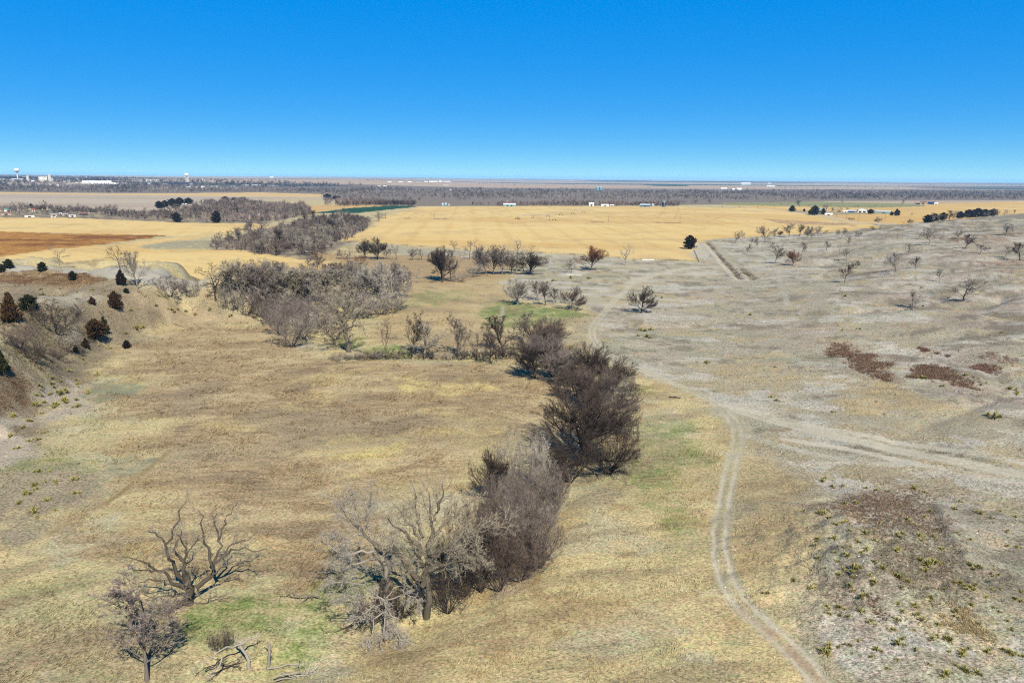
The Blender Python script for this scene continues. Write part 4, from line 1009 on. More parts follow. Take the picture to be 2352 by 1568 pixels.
hero('fallen_dead_tree', 'bleached dead tree with drooping white branches slumped before the cottonwoods', 'A', (520, 1290), [
    ([(530, 1290), (525, 1200), (515, 1130), (520, 1060)], [0, 0, 0, 0], 0.211, 0.140),
    ([(520, 1140), (450, 1180), (420, 1280), (400, 1380), (380, 1470)], [0, -1, -1.6, -2.2, -2.6], 0.112, 0.028),
    ([(520, 1130), (570, 1180), (600, 1280), (640, 1370)], [0, -1, -1.6, -2], 0.099, 0.028),
    ([(515, 1150), (500, 1260), (480, 1360), (470, 1420)], [0, -2, -2.8, -3.2], 0.099, 0.028),
    ([(520, 1080), (420, 1020), (320, 960), (220, 970), (120, 980)], [0, .4, .6, .4, 0], 0.124, 0.028),
    ([(515, 1090), (400, 1060), (290, 1050), (200, 1080)], [0, -.8, -1.2, -1.4], 0.099, 0.028),
    ([(525, 1070), (610, 1040), (680, 1060), (720, 1120)], [0, -.6, -1, -1.3], 0.093, 0.028),
    ([(520, 1060), (560, 1000), (600, 990)], [0, .6, 1], 0.081, 0.028),
    ([(515, 1100), (430, 1110), (370, 1170), (300, 1200)], [0, -1.4, -2, -2.4], 0.087, 0.028),
    ([(530, 1200), (580, 1240), (600, 1330), (560, 1420)], [0, -2, -3, -3.4], 0.087, 0.028)], 'pale', seed=44, kids=(0, 20, 9, 14), angs=(0, 48, 46, 44), ratio=(0, .34, .46, .5), ups=(0, -.05, -.07, -.04), wander=.15, twig_w=.010)
hero('cottonwood', 'old cottonwood with a thick leaning grey trunk at the meadow corner of the grove', '5', (1410, 1075), [
    ([(1420, 1080), (1410, 980), (1385, 880), (1380, 820)], [0, 0, 0, 0], .85, .6),
    ([(1380, 830), (1330, 740), (1260, 690), (1180, 740)], [0, -.5, -1, -1.5], .4, .06), ([(1380, 820), (1380, 700), (1340, 600), (1320, 560)], [0, 1, 2, 2.4], .42, .06),
    ([(1390, 830), (1450, 720), (1480, 640), (1500, 580)], [0, .6, 1, 1.4], .40, .06), ([(1400, 880), (1440, 850), (1500, 740), (1570, 680)], [0, -.8, -1.4, -2], .34, .06),
    ([(1420, 900), (1470, 850), (1530, 860), (1550, 930)], [0, -1.6, -2.4, -2.8], .26, .05), ([(1370, 860), (1300, 820), (1240, 850), (1200, 900)], [0, -1.6, -2.4, -3], .28, .05),
    ([(1380, 760), (1430, 660), (1420, 590)], [0, -1, -1.6], .28, .05), ([(1340, 760), (1280, 650), (1230, 640)], [-.4, 1, 1.6], .26, .05)],
    'tan', seed=45, kids=(0, 14, 9, 14), angs=(0, 48, 44, 42), ratio=(0, .42, .46, .5), ups=(0, .06, .03, .0), wander=.16, twig_w=.022)

# dead wood on the ground: each log, snag and brush heap on its own
def dead_wood(name, label, cat, c, base, limbs, mat, seed, group=None, twigs=True, **kw):
    p = G(*px(c, *base))[0]
    rg = np.random.default_rng(seed)
    e = new_obj(name, None, None, p); tag(e, label, cat, group)
    A = Bag(); L = []
    for pts, dep, r0, r1 in limbs:
        pl = limb_pts(c, base, pts, dep) - p
        s = np.concatenate([[0], np.cumsum(np.linalg.norm(np.diff(pl, axis=0), axis=1))])
        q = np.linspace(0, s[-1], 8)
        N = np.stack([np.interp(q, s, pl[:, k]) for k in range(3)], 1); N[1:-1] += rg.normal(size=(6, 3)) * .02 * s[-1]
        V, F = tubes(N[None], taper(1, 8, r0, r1), 7); A.add(V, F, 0.3)
        L.append((N, s[-1], r1))
    V, F, Tn = A.done()
    new_obj('trunk', np_mesh(name + '_trunk', V, F, WOOD[mat], Tn, True), e)
    if twigs:
        B = Bag(); N1 = np.array([l[0] for l in L]); L1 = np.array([l[1] for l in L])
        P, D, l2, t = sprout(N1, L1, 7, .4, 1, 46, .35, rg); N2 = grow(P, D, l2, 4, .25, .0, rg)
        V, F = tubes(N2, taper(len(P), 5, .035, .012), 3); B.add(V, F, .8)
        P, D, l3, t = sprout(N2, l2, 7, .2, 1, 44, .5, rg); V, F = twig_tris(P, D, l3, np.full(len(P), .014), rg); B.add(V, F, 1.0)
        V, F, Tn = B.done(); new_obj('branches', np_mesh(name + '_branches', V, F, WOOD[mat], Tn), e)
    return e
dead_wood('dead_snag', 'broken grey snag with an arched limb near the bottom of the meadow', 'snag', '8', (1330, 1465), [
    ([(1335, 1470), (1320, 1390), (1290, 1330), (1245, 1295), (1228, 1240)], [0, 0, .1, .2, .3], .24, .09), ([(1250, 1300), (1310, 1270), (1370, 1250), (1402, 1226)], [.2, .6, 1, 1.2], .13, .05),
    ([(1260, 1295), (1180, 1320), (1100, 1360), (1010, 1415), (930, 1480)], [.2, -.4, -.8, -1.2, -1.5], .10, .03), ([(1140, 1390), (1120, 1450), (1050, 1510), (1020, 1530)], [-.8, -1.4, -1.8, -2], .09, .03),
    ([(1250, 1385), (1290, 1430), (1360, 1410), (1420, 1370)], [1, 1, 1.2, 1.4], .12, .04)], 'pale', 51)
dead_wood('dead_snag', 'short upright grey stump with a splintered top beside the arched snag', 'snag', '8', (1468, 1475), [
    ([(1468, 1500), (1468, 1400), (1475, 1330), (1478, 1290)], [0, 0, 0, 0], .22, .15), ([(1476, 1310), (1450, 1275), (1430, 1250)], [0, .2, .3], .09, .03)], 'pale', 52, twigs=False)
dead_wood('fallen_log', 'thin bleached log lying right of the splintered stump', 'log', '8', (1600, 1455), [([(1455, 1465), (1560, 1455), (1650, 1435), (1770, 1420)], [0, .1, .1, .1], .12, .05), ([(1590, 1455), (1640, 1475)], [0, -.4], .06, .03)], 'pale', 53, twigs=False)
dead_wood('brush_pile', 'heap of bleached broken branches at the bottom edge of the meadow', 'brush pile', '8', (1700, 1530), [
    ([(1500, 1530), (1600, 1510), (1720, 1490), (1850, 1500)], [0, .1, .3, .5], .08, .03), ([(1520, 1550), (1650, 1540), (1780, 1500), (1900, 1480)], [-.3, 0, .2, .4], .08, .03), ([(1560, 1490), (1680, 1530), (1800, 1545)], [.4, 0, -.2], .07, .03), ([(1690, 1350), (1680, 1440), (1690, 1500)], [0, 0, 0], .05, .02)], 'pale', 54)
dead_wood('brush_pile', 'dark heap of fallen branches under the dead oak snag', 'brush pile', '8', (1180, 1480), [
    ([(1060, 1500), (1150, 1460), (1250, 1430), (1330, 1420)], [0, .2, .4, .6], .09, .03), ([(1100, 1420), (1180, 1440), (1280, 1460)], [.2, 0, -.2], .08, .03), ([(1020, 1480), (1120, 1430), (1180, 1390)], [0, .2, .4], .07, .03)], 'dark', 55)
dead_wood('fallen_log', 'dark fallen limb with side branches left of the drooping dead tree', 'log', 'A', (260, 1240), [([(390, 1195), (300, 1225), (220, 1255), (140, 1270)], [0, -.2, -.4, -.5], .16, .05), ([(230, 1250), (180, 1310), (165, 1330)], [0, -.6, -.9], .08, .03), ([(180, 1180), (280, 1185), (370, 1180)], [.4, .4, .4], .07, .03)], 'dark', 56)
dead_wood('fallen_log', 'dead branch heap reaching left from the cottonwoods onto the meadow', 'log', '8', (1740, 990), [([(1860, 1000), (1770, 950), (1660, 945), (1540, 905)], [0, 0, .2, .3], .14, .03), ([(1770, 960), (1780, 1040), (1830, 1060)], [0, -.4, -.6], .1, .03), ([(1760, 950), (1690, 1010), (1640, 1050)], [0, -.5, -.8], .08, .03)], 'dead', 57)
dead_wood('dead_snag', 'small forked white snag standing at the thicket edge below the big cottonwood', 'snag', 'A', (880, 1115), [([(868, 1130), (888, 1070), (890, 1000), (888, 942)], [0, 0, 0, 0], .11, .05), ([(860, 1008), (910, 1005), (980, 1028)], [0, 0, -.2], .07, .03)], 'pale', 58, twigs=False)
dead_wood('fallen_log', 'short dark log lying on the grass left of the two-rut track', 'log', 'B', (1685, 735), [([(1640, 733), (1680, 732), (1730, 735)], [0, 0, 0], .28, .16), ([(1660, 730), (1690, 722)], [0, 0], .1, .04)], 'dark', 59, twigs=False)
dead_wood('fallen_log', 'grey fallen branch on the grass right of the largest dark tree', 'log', 'B', (1480, 960), [([(1410, 965), (1460, 955), (1540, 945)], [0, 0, 0], .10, .03), ([(1450, 955), (1500, 925)], [0, .3], .07, .02), ([(1470, 955), (1510, 970)], [0, -.3], .06, .02)], 'grey', 60)
dead_wood('fallen_log', 'white leaning dead limb on the meadow side of the creek clump', 'log', 'B', (800, 690), [([(840, 690), (780, 680), (700, 690)], [0, -.2, -.3], .16, .05), ([(810, 680), (770, 630), (720, 580)], [0, .2, .3], .12, .03)], 'pale', 61)
dead_wood('fallen_log', 'curved white fallen trunk at the foot of the old leaning cottonwood', 'log', '5', (1310, 1020), [([(1250, 1050), (1275, 1020), (1320, 1000), (1365, 992)], [0, 0, 0, 0], .2, .12)], 'pale', 62, twigs=False)
dead_wood('fallen_log', 'pale broken limbs crossed on the ground at the grove corner', 'log', '5', (1060, 1050), [([(980, 1055), (1040, 1030), (1090, 1005)], [0, 0, 0], .12, .05), ([(1060, 950), (1100, 1010), (1135, 1070)], [0, -.1, -.2], .13, .05), ([(1040, 1060), (1130, 1080)], [0, 0], .09, .04)], 'pale', 63)
dead_wood('fallen_log', 'dead branch lying out on the meadow from the grove', 'log', '5', (690, 855), [([(800, 862), (720, 852), (640, 850), (570, 860)], [0, 0, 0, 0], .12, .03)], 'grey', 64)
dead_wood('fallen_log', 'pale fallen trunk at the foot of the bank row of trees', 'log', 'F', (1340, 350), [([(1300, 362), (1330, 345), (1365, 328)], [0, 0, 0], .18, .1)], 'pale', 65, twigs=False)

# labels for trees of one kind: colour, form and their order from a landmark one can find
LAND = {}
def lm(phrase, match, groups):
    for e, p, g, kd, mt, lb in PLACED:
        if lb == match:
            for q in groups: LAND.setdefault(q, []).append((phrase, p))
            return
    for o in COL.objects:
        if o.get('label') == match:
            for q in groups: LAND.setdefault(q, []).append((phrase, np.array(o.matrix_basis.translation)))
            return
    raise ValueError(match)
lm('the widest bare tree on the hillside', SPEC[1475], [HG]); lm('the russet-crowned hillside tree', SPEC[770], [HG]); lm('the lone vase-shaped hillside tree', SPEC[1125], [HG]); lm('the twin-stemmed hillside tree', SPEC[645], [HG])
lm('the crooked hillside snag', SPEC[1090], [HG]); lm('the round tree at the road junction', SPEC[1355], [HG]); lm('the swept-limbed hillside tree', 'broad purple-grey tree with limbs swept left on the hillside', [HG]); lm('the silvery hillside tree', 'pale silvery bare tree low on the hillside with its shadow falling left', [HG])
BIG = 'big cottonwood with a pale straight trunk and wide tan-grey crown above the thicket'; DRK = 'largest dark brown bare tree with a broad dense crown on the creek bend'
SIL = 'large silver-grey leafless bush beside the biggest dark tree'; FAN = 'dark fan-shaped bush standing at the meadow edge of the creek thicket'
for a, b in (('the big straight cottonwood', BIG), ('the silver-grey bush', SIL), ('the dark fan-shaped bush', FAN)): lm(a, b, [TH])
lm('the largest dark tree', DRK, [UP]); lm('the small tree topping the thicket', 'small tree poking out of the top end of the creek thicket', [UP]); lm('the dark many-limbed creek tree', 'dark many-limbed tree beside the green grass where the creek turns', [UP])
OLD = 'old cottonwood with a thick leaning grey trunk at the meadow corner of the grove'; WB = 'tall white-barked tree with a rounded silvery crown in the creek grove'; OG = 'tall open-limbed grey tree with light twigs in the creek grove'; RB = 'round russet-brown bush showing above the creek grove'
for a, b in (('the old leaning cottonwood', OLD), ('the white-barked grove tree', WB), ('the open-limbed grove tree', OG), ('the russet bush of the grove', RB)): lm(a, b, [CW, 'undergrowth of the creek grove'])
for a, b in (('the wide dome-crowned dark tree', 'wide dark dome-crowned tree at the end of the tree row'), ('the tall pale row tree', 'tall pale tree rising above the purple-brown row')): lm(a, b, [ROW])
lm('the small round reddish bush', 'small round reddish bush on tan grass by the old creek bed', ['old creek bed trees'])
for a, b in (('the narrow upright bank tree', 'narrow upright dark tree in the row along the meadow bank'), ('the purple-headed bank tree', 'slim creek tree with a rounded purple-brown head'), ('the leaning tufted bank tree', 'leaning brown tree with a tufted top in the bank row')): lm(a, b, [BS])
ORD = ['nearest', 'second nearest', 'third nearest', 'fourth nearest', 'fifth nearest', 'sixth nearest', 'seventh nearest', 'eighth nearest', 'ninth nearest', 'tenth nearest', 'eleventh nearest', 'twelfth nearest', 'thirteenth nearest', 'fourteenth nearest', 'fifteenth nearest', 'sixteenth nearest', 'seventeenth nearest', 'eighteenth nearest', 'nineteenth nearest', 'twentieth nearest']
FORM = {'dome': 'round-crowned', 'vase': 'vase-shaped', 'open': 'open-crowned', 'tall': 'upright', 'thick': 'many-stemmed', 'sparse': 'thin'}
WORD = {'tan': 'tan-grey', 'dead': 'bleached', 'purple': 'purple-grey', 'dark': 'dark', 'pale': 'pale', 'grey': 'grey', 'brown': 'brown', 'russet': 'russet'}
for g in LAND:
    mem = {}
    for rec in PLACED:
        if rec[2] == g:
            k = min(range(len(LAND[g])), key=lambda i: np.hypot(*(LAND[g][i][1] - rec[1])[:2])); mem.setdefault(k, []).append(rec)
    for k, recs in mem.items():
        recs.sort(key=lambda r: np.hypot(*(LAND[g][k][1] - r[1])[:2]))
        for i, (e, p, gg, kd, mt, lb) in enumerate(recs):
            e['label'] = '%s %s bare %s, %s to %s' % (WORD[mt], FORM[kd], e['category'], ORD[min(i, 19)], LAND[g][k][0])

# ------------------------------------------------------------------ junipers, soapweed clumps, brush, grass
def cone_geo(seed, n=150, leaf=26, round_=1.0, gap=0.25):
    """an evergreen: short trunk and sprays of needles on upswept boughs; unit height and width"""
    rg = np.random.default_rng(seed)
    A, B = Bag(), Bag()
    N = np.array([[[0, 0, 0], [.005, 0, .3], [0, .006, .62], [0, 0, .9]]]); V, F = tubes(N, taper(1, 4, .035, .006), 6); A.add(V, F, 0.0)
    z = 0.06 + 0.92 * rg.random(n) ** 0.9
    prof = np.interp(z, [0, .08, .25, .5, .75, 1.0], [.30, .46, .5, .40 * round_ ** .3, .24 * round_, .02])
    th = rg.random(n) * 6.283
    rad = prof * (0.55 + 0.5 * rg.random(n)) * (1 + gap * np.sin(3 * th + 9 * z))
    P = np.stack([rad * np.cos(th) * .25, rad * np.sin(th) * .25, z - .04], 1)
    E = np.stack([rad * np.cos(th), rad * np.sin(th), z + 0.06 + .05 * rg.random(n)], 1)
    N = np.stack([P, (P + E) / 2 - [0, 0, .01], E], 1); V, F = tubes(N, taper(n, 3, .006, .002), 3); A.add(V, F, 0.4)
    t = 0.3 + 0.75 * rg.random((n, leaf))
    C = P[:, None] + (E - P)[:, None] * t[..., None] + rg.normal(size=(n, leaf, 3)) * .028
    D = norm((E - P)[:, None] + rg.normal(size=(n, leaf, 3)) * .25 + [0, 0, .18])
    C = C.reshape(-1, 3); D = D.reshape(-1, 3)
    S = norm(np.cross(D, rg.normal(size=D.shape))) * (.018 + .016 * rg.random(len(D)))[:, None]
    Ln = (.05 + .06 * rg.random(len(D)))[:, None]
    V = np.stack([C - D * Ln * .4 - S * .2, C + S, C + D * Ln, C - S], 1).reshape(-1, 3)
    k = np.arange(len(D)) * 4
    F = np.concatenate([np.stack([k, k + 1, k + 2], 1), np.stack([k, k + 2, k + 3], 1)])
    B.add(V, F, np.repeat(rg.random(len(D)), 4))
    return A.done(), B.done()
WOOD['juniper'] = wood_mat('juniper_green', (34, 40, 26), (72, 78, 44), 0.15)
WOOD['juniper_rust'] = wood_mat('juniper_rust', (54, 42, 28), (104, 78, 48), 0.15)
WOOD['juniper_dark'] = wood_mat('juniper_dark', (34, 30, 26), (62, 52, 40), 0.15)
for k in range(3):
    PROTO['cone%d' % k] = (*cone_geo(800 + k), {})
    PROTO['bush%d' % k] = (*cone_geo(820 + k, 150, 26, 1.9, .15), {})
for c, bx, by, ty, w, kd, mt, lb in (
        ('4', 75, 170, 98, 78, 'bush', 'juniper', 'round dark green juniper at the far edge of the brown bluff top'), ('4', 357, 195, 122, 78, 'bush', 'juniper', 'lone dark juniper beside the lone pale tree on the bluff top'),
        ('4', 612, 268, 198, 68, 'bush', 'juniper', 'small dark juniper on the brown grass of the bluff top'), ('4', 1018, 308, 193, 88, 'cone', 'juniper_dark', 'brownish juniper leaning by the crooked-crown tree'),
        ('4', 1060, 378, 338, 50, 'bush', 'juniper', 'tiny juniper below the crooked-crown tree'), ('4', 970, 510, 376, 120, 'bush', 'juniper_rust', 'rust-red rounded juniper standing alone on the bluff crest'),
        ('4', 775, 473, 412, 62, 'cone', 'juniper_rust', 'small rust-red juniper left of the big rounded rust one'), ('4', 95, 625, 395, 165, 'cone', 'juniper_rust', 'tall green and rust juniper near the top of the bluff'),
        ('4', 245, 530, 402, 140, 'bush', 'juniper', 'bushy green juniper beside the tall one on the bluff'), ('4', 805, 758, 610, 165, 'bush', 'juniper_rust', 'olive-rust rounded juniper at the foot of the bluff'),
        ('4', 880, 718, 588, 88, 'cone', 'juniper', 'upright green juniper growing against the olive-rust one'), ('4', 722, 840, 762, 62, 'cone', 'juniper_rust', 'small rusty juniper on the lower bluff slope'),
        ('4', 1065, 840, 776, 80, 'cone', 'juniper_dark', 'small dark juniper alone on the meadow below the bluff'), ('4', 18, 208, 140, 66, 'bush', 'juniper', 'dark juniper half out of sight on the bluff top'),
        ('4', 15, 1060, 868, 130, 'cone', 'juniper', 'dark green juniper on the steep bluff face'), ('4', 640, 880, 820, 40, 'bush', 'juniper_dark', 'little dark shrubby juniper at the bluff foot'),
        ('3', 65, 608, 523, 86, 'bush', 'juniper_dark', 'dark maroon juniper at the notch of the yellow field by the dirt track'),
        ('3', 765, 353, 314, 48, 'cone', 'juniper', 'pointed evergreen beside the gravel road apart from the farmhouse'), ('3', 918, 378, 318, 66, 'bush', 'juniper', 'broad evergreen shading the farmhouse by the road'), ('3', 978, 373, 333, 38, 'cone', 'juniper', 'narrow evergreen beside the farmhouse'),
        ('3', 895, 372, 340, 40, 'bush', 'juniper_dark', 'low evergreen at the roadside before the farmhouse'), ('3', 1302, 368, 338, 44, 'bush', 'juniper_dark', 'rounded evergreen between the white arched barn and the long shed'), ('3', 1445, 378, 353, 25, 'cone', 'juniper', 'small evergreen of a pair right of the long shed'),
        ('3', 1481, 381, 338, 42, 'cone', 'juniper', 'taller evergreen of a pair right of the long shed'), ('3', 848, 352, 333, 18, 'cone', 'juniper', 'small evergreen between the pointed one and the farmhouse')):
    p, h, wm = fit(c, bx, by, ty, w)
    plant('juniper_tree', lb, 'juniper', None, p, h, wm, rk(kd), mt)

# soapweed: rosettes of stiff yellow-green blades
def rosette(seed, heads=3, blades=34):
    rg = np.random.default_rng(seed)
    V = []; F = []; T = []
    for q in range(heads):
        o = np.array([*(rg.normal(size=2) * .28), 0]) if q else np.zeros(3); s = 1.0 if q == 0 else .55 + .35 * rg.random()
        th = rg.random(blades) * 6.283; el = np.radians(8 + 78 * rg.random(blades))
        D = np.stack([np.cos(th) * np.cos(el), np.sin(th) * np.cos(el), np.sin(el)], 1)
        S = norm(np.cross(D, [0, 0, 1.0])) * .045 * s
        L = (.42 + .2 * rg.random(blades))[:, None] * s
        b = o + D * .03
        k = len(V) * 0 + sum(len(v) for v in V) + np.arange(blades) * 4
        V.append(np.stack([b - S * .7, b + S * .7, o + D * L * .55 + S, o + D * L], 1).reshape(-1, 3))
        F.append(np.concatenate([np.stack([k, k + 1, k + 2], 1), np.stack([k, k + 2, k + 3], 1)]))
        T.append(np.repeat(np.clip(1 - el / 1.5 + rg.normal(size=blades) * .2, 0, 1), 4))
    return np.concatenate(V), np.concatenate(F), np.concatenate(T)
YM = wood_mat('soapweed', (156, 158, 80), (224, 206, 132), 0.25)
YME = [np_mesh('soapweed_clump', *rosette(900 + k, 2 + k % 3)[:2], YM, rosette(900 + k, 2 + k % 3)[2]) for k in range(5)]
def soap(c, bx, by, w, label, group):
    p, h, wm = fit(c, bx, by, by - w * .6, w)
    o = new_obj('soapweed_clump', random.choice(YME), None, (p[0], p[1], p[2] - .02))
    o.rotation_euler = (0, 0, random.uniform(0, 6.28)); s = wm * random.uniform(.9, 1.25); o.scale = (s, s, s * random.uniform(.75, 1.0))
    tag(o, label, 'soapweed', group)
KN = ('spiky yellow-green soapweed clump on the eroded knoll', 'soapweed on the knoll')
KPTS = [(630, 530, 45), (745, 350, 60), (760, 330, 40), (800, 380, 50), (865, 380, 45), (1008, 388, 35), (1070, 400, 35), (1140, 408, 35), (1300, 390, 60), (1360, 415, 40), (720, 540, 60), (755, 545, 70), (790, 570, 45), (710, 615, 30), (830, 610, 50), (870, 600, 55), (905, 605, 40),
        (715, 700, 50), (700, 735, 35), (728, 765, 35), (718, 812, 45), (762, 875, 25), (815, 695, 60), (955, 715, 60), (1000, 660, 70), (905, 645, 40), (1090, 600, 40), (1060, 705, 45), (1010, 760, 55), (980, 780, 50), (900, 800, 60), (840, 830, 45), (820, 780, 40), (870, 750, 45), (910, 745, 40), (1195, 680, 60), (1230, 665, 40),
        (1255, 580, 60), (1215, 490, 40), (940, 480, 50), (880, 485, 50), (1360, 565, 50), (1395, 530, 40), (1330, 680, 60), (1345, 710, 45), (1300, 610, 40), (1440, 640, 40), (1410, 680, 40), (1460, 760, 55), (1200, 760, 60), (1060, 835, 55), (1110, 880, 60), (930, 880, 80), (970, 870, 55), (870, 880, 50), (845, 915, 60), (940, 925, 40),
        (1210, 930, 90), (1250, 960, 50), (1220, 990, 55), (1340, 830, 70), (1390, 850, 80), (1370, 890, 55), (1450, 845, 40), (1030, 920, 45), (1060, 965, 70), (1035, 955, 50), (910, 985, 75), (940, 1010, 50), (985, 1045, 70), (970, 1130, 65), (405, 1025, 45), (568, 945, 50), (675, 990, 60), (770, 1105, 60), (848, 1112, 65), (780, 1150, 40),
        (852, 1162, 40), (897, 1165, 38), (1395, 1050, 55), (1395, 1075, 40), (1540, 955, 55), (1580, 965, 55), (1640, 985, 60), (1670, 975, 50), (1620, 1000, 40), (1480, 998, 40), (1300, 1100, 60), (1200, 1085, 40), (1035, 1195, 60), (1060, 1215, 40), (1195, 1190, 55), (1165, 1245, 45), (1345, 1190, 65), (1300, 1250, 40), (1320, 1155, 45),
        (1230, 1135, 45), (1440, 1215, 60), (1550, 1135, 55), (1540, 1165, 45), (1520, 1310, 80), (1500, 1300, 60), (1440, 1280, 50), (1410, 1300, 50), (1505, 1380, 45), (1590, 1395, 70), (1600, 1375, 55), (1200, 1330, 70), (1230, 1300, 50), (1305, 1365, 42), (1070, 1365, 60), (1040, 1408, 45), (905, 1340, 40), (960, 1312, 45), (925, 1388, 22),
        (780, 1345, 80), (770, 1390, 90), (840, 1350, 40), (735, 1375, 50), (1198, 1428, 42), (1135, 1480, 42), (1385, 1455, 45), (1495, 1520, 110), (1595, 1490, 80), (1680, 1510, 70), (1515, 1430, 25), (1640, 700, 35), (1560, 660, 30), (1540, 515, 50), (1570, 470, 40), (1700, 545, 55), (1760, 570, 45), (1820, 525, 40), (1910, 560, 50),
        (1860, 650, 55), (1920, 745, 40), (1865, 740, 35), (1640, 860, 60), (1690, 870, 45), (1780, 880, 30), (1810, 915, 35), (1765, 910, 40), (1770, 1000, 45), (1820, 1000, 40), (1735, 1050, 40), (1910, 1060, 65), (1945, 1015, 35), (1780, 1110, 45), (1810, 1135, 40), (1640, 1095, 55), (1865, 1195, 45), (1885, 1245, 45), (1740, 1385, 70), (1870, 1385, 60), (1900, 1395, 50), (1955, 1410, 50), (1630, 1360, 40), (1690, 1215, 45)]
for q in KPTS: soap('C', q[0], q[1], q[2] * .95, *KN)
LB = ('small green soapweed tuft on the pale soil below the bluff', 'soapweed below the bluff')
for q in [(575, 1035, 60), (740, 1045, 40), (815, 1065, 75), (435, 1095, 70), (430, 1140, 60), (655, 1145, 55), (330, 1160, 60), (660, 1165, 35), (545, 1195, 60), (415, 1230, 60), (510, 1230, 90), (480, 1215, 60), (740, 1215, 65), (310, 1240, 60), (545, 1290, 90), (300, 1325, 100), (365, 1300, 65), (465, 1325, 90), (640, 1280, 70), (650, 1335, 60),
          (345, 1390, 55), (290, 1410, 30), (100, 1420, 70), (240, 1455, 80), (690, 900, 40), (690, 935, 40), (640, 1110, 60), (510, 1120, 50), (820, 1110, 35), (450, 1170, 45), (340, 1190, 40), (90, 1335, 40), (1150, 680, 90), (1200, 670, 60), (1060, 720, 50), (1440, 515, 50), (1490, 515, 40), (1560, 530, 50), (1640, 565, 60), (1765, 512, 45), (1945, 565, 45), (1310, 490, 45), (1460, 540, 45), (1100, 525, 40),
          (340, 350, 40), (360, 390, 45), (780, 355, 40), (650, 375, 40), (880, 365, 30), (570, 400, 35), (500, 340, 30), (700, 330, 30), (920, 845, 50), (960, 1025, 25)]: soap('4', *q, *LB)
for q in [(305, 720, 65), (385, 715, 50), (355, 800, 50), (265, 830, 70), (290, 855, 55), (440, 800, 55), (575, 785, 75), (195, 895, 80), (145, 970, 60), (365, 945, 80), (255, 1030, 100), (290, 1075, 40), (430, 1020, 40), (585, 890, 60), (175, 375, 50), (85, 435, 60), (145, 535, 70), (225, 320, 60), (95, 280, 60), (230, 480, 60), (290, 470, 60), (355, 415, 40), (620, 205, 50)]:
    soap('E', *q, 'soapweed clump on the small grey knoll and bare soil at the left', 'soapweed at the left')
for c, q in (('6', (1250, 460, 50)), ('6', (1690, 890, 60)), ('6', (1720, 900, 70)), ('6', (1770, 890, 60)), ('6', (1740, 950, 80)), ('6', (1660, 940, 40)), ('6', (1895, 725, 35)), ('6', (1810, 608, 35)), ('6', (1865, 620, 40)), ('6', (2240, 1165, 50)), ('6', (1235, 455, 30)), ('6', (1100, 455, 60)), ('6', (950, 480, 45)), ('6', (900, 490, 40)),
             ('7', (1130, 495, 36)), ('7', (1645, 440, 30)), ('7', (1660, 560, 24)), ('7', (480, 622, 40)), ('7', (1110, 725, 30)), ('7', (1225, 720, 36)), ('7', (2205, 742, 34)), ('7', (185, 950, 44)), ('7', (650, 978, 24)), ('7', (625, 1185, 40)), ('7', (660, 1208, 36)), ('7', (1045, 1285, 36)), ('7', (1655, 1055, 50)), ('7', (1945, 1035, 60)), ('7', (2255, 1130, 80)), ('7', (2305, 1160, 60)), ('7', (2150, 1325, 100)), ('7', (1080, 695, 20)), ('7', (1800, 1110, 36))):
    soap(c, *q, 'soapweed clump scattered on the right-hand pasture', 'soapweed on the pasture')

# brush and grass too small to count: one object for each patch
def blades(P, h, w, col, rg, n=6, spread=.5, name='grass', k=1.0, sway=(0.25, 0.1)):
    m = len(P)
    base = np.repeat(P, n, 0); hh = np.repeat(h, n) * (.6 + .6 * rg.random(m * n))
    th = rg.random(m * n) * 6.283
    D = np.stack([np.cos(th) * spread, np.sin(th) * spread, np.ones(m * n)], 1) + rg.normal(size=(m * n, 3)) * .18 + np.array([*sway, 0])
    D = norm(D)
    base = base + np.stack([np.cos(th), np.sin(th), th * 0], 1) * (np.repeat(h, n) * .25)[:, None] * rg.random(m * n)[:, None]
    S = norm(np.cross(D, rg.normal(size=D.shape))) * (np.repeat(w, n) * (.7 + .6 * rg.random(m * n)))[:, None]
    V = np.stack([base - S, base + S, base + D * hh[:, None]], 1).reshape(-1, 3)
    C = np.repeat(np.repeat(col, n, 0) * (.86 + .28 * rg.random((m * n, 1))), 3, 0)
    me = np_mesh(name, V, np.arange(len(V)).reshape(-1, 3), TINT, C)
    return new_obj(name, me)
TINT = tint_mat('plant_tint')
EDGE = [6.0, 6.0, 4.0]
def rand_in(c, pts, n, rg):
    P = GP(c, pts); lo = P.min(0); hi = P.max(0); out = np.zeros((0, 2))
    for _ in range(40):
        q = lo + (hi - lo) * rg.random((n * 2, 2)); q = q[poly_sd(P, q[:, 0], q[:, 1]) + EDGE[0] * fbm(q[:, 0], q[:, 1], EDGE[1], 4, .7) > EDGE[2] * rg.random(len(q))]
        out = np.concatenate([out, q])
        if len(out) >= n: break
    out = out[:n]
    return np.concatenate([out, relief(out[:, 0], out[:, 1])[:, None]], 1)
rg = np.random.default_rng(77)
for (c, pts), n, h, lb in zip(LITTER, (1900, 1500, 1700, 110), (.8, .7, .38, .3), ('dense red-brown brush on the hillside hump', 'broken red-brown brush right of the densest patch', 'red-brown low brush over the top of the knoll', 'small rusty brush patch down the knoll slope')):
    P = rand_in(c, pts, n, rg)
    o = blades(P, np.full(n, h) * (.6 + .7 * rg.random(n)), np.full(n, .028 if h < .5 else .05), lin((146, 120, 100), .40) * np.array([1, 1, 1]) * (.55 + .8 * rg.random((n, 1))), rg, 7, .7, 'red_brush'); tag(o, lb, 'brush', None, 'stuff')
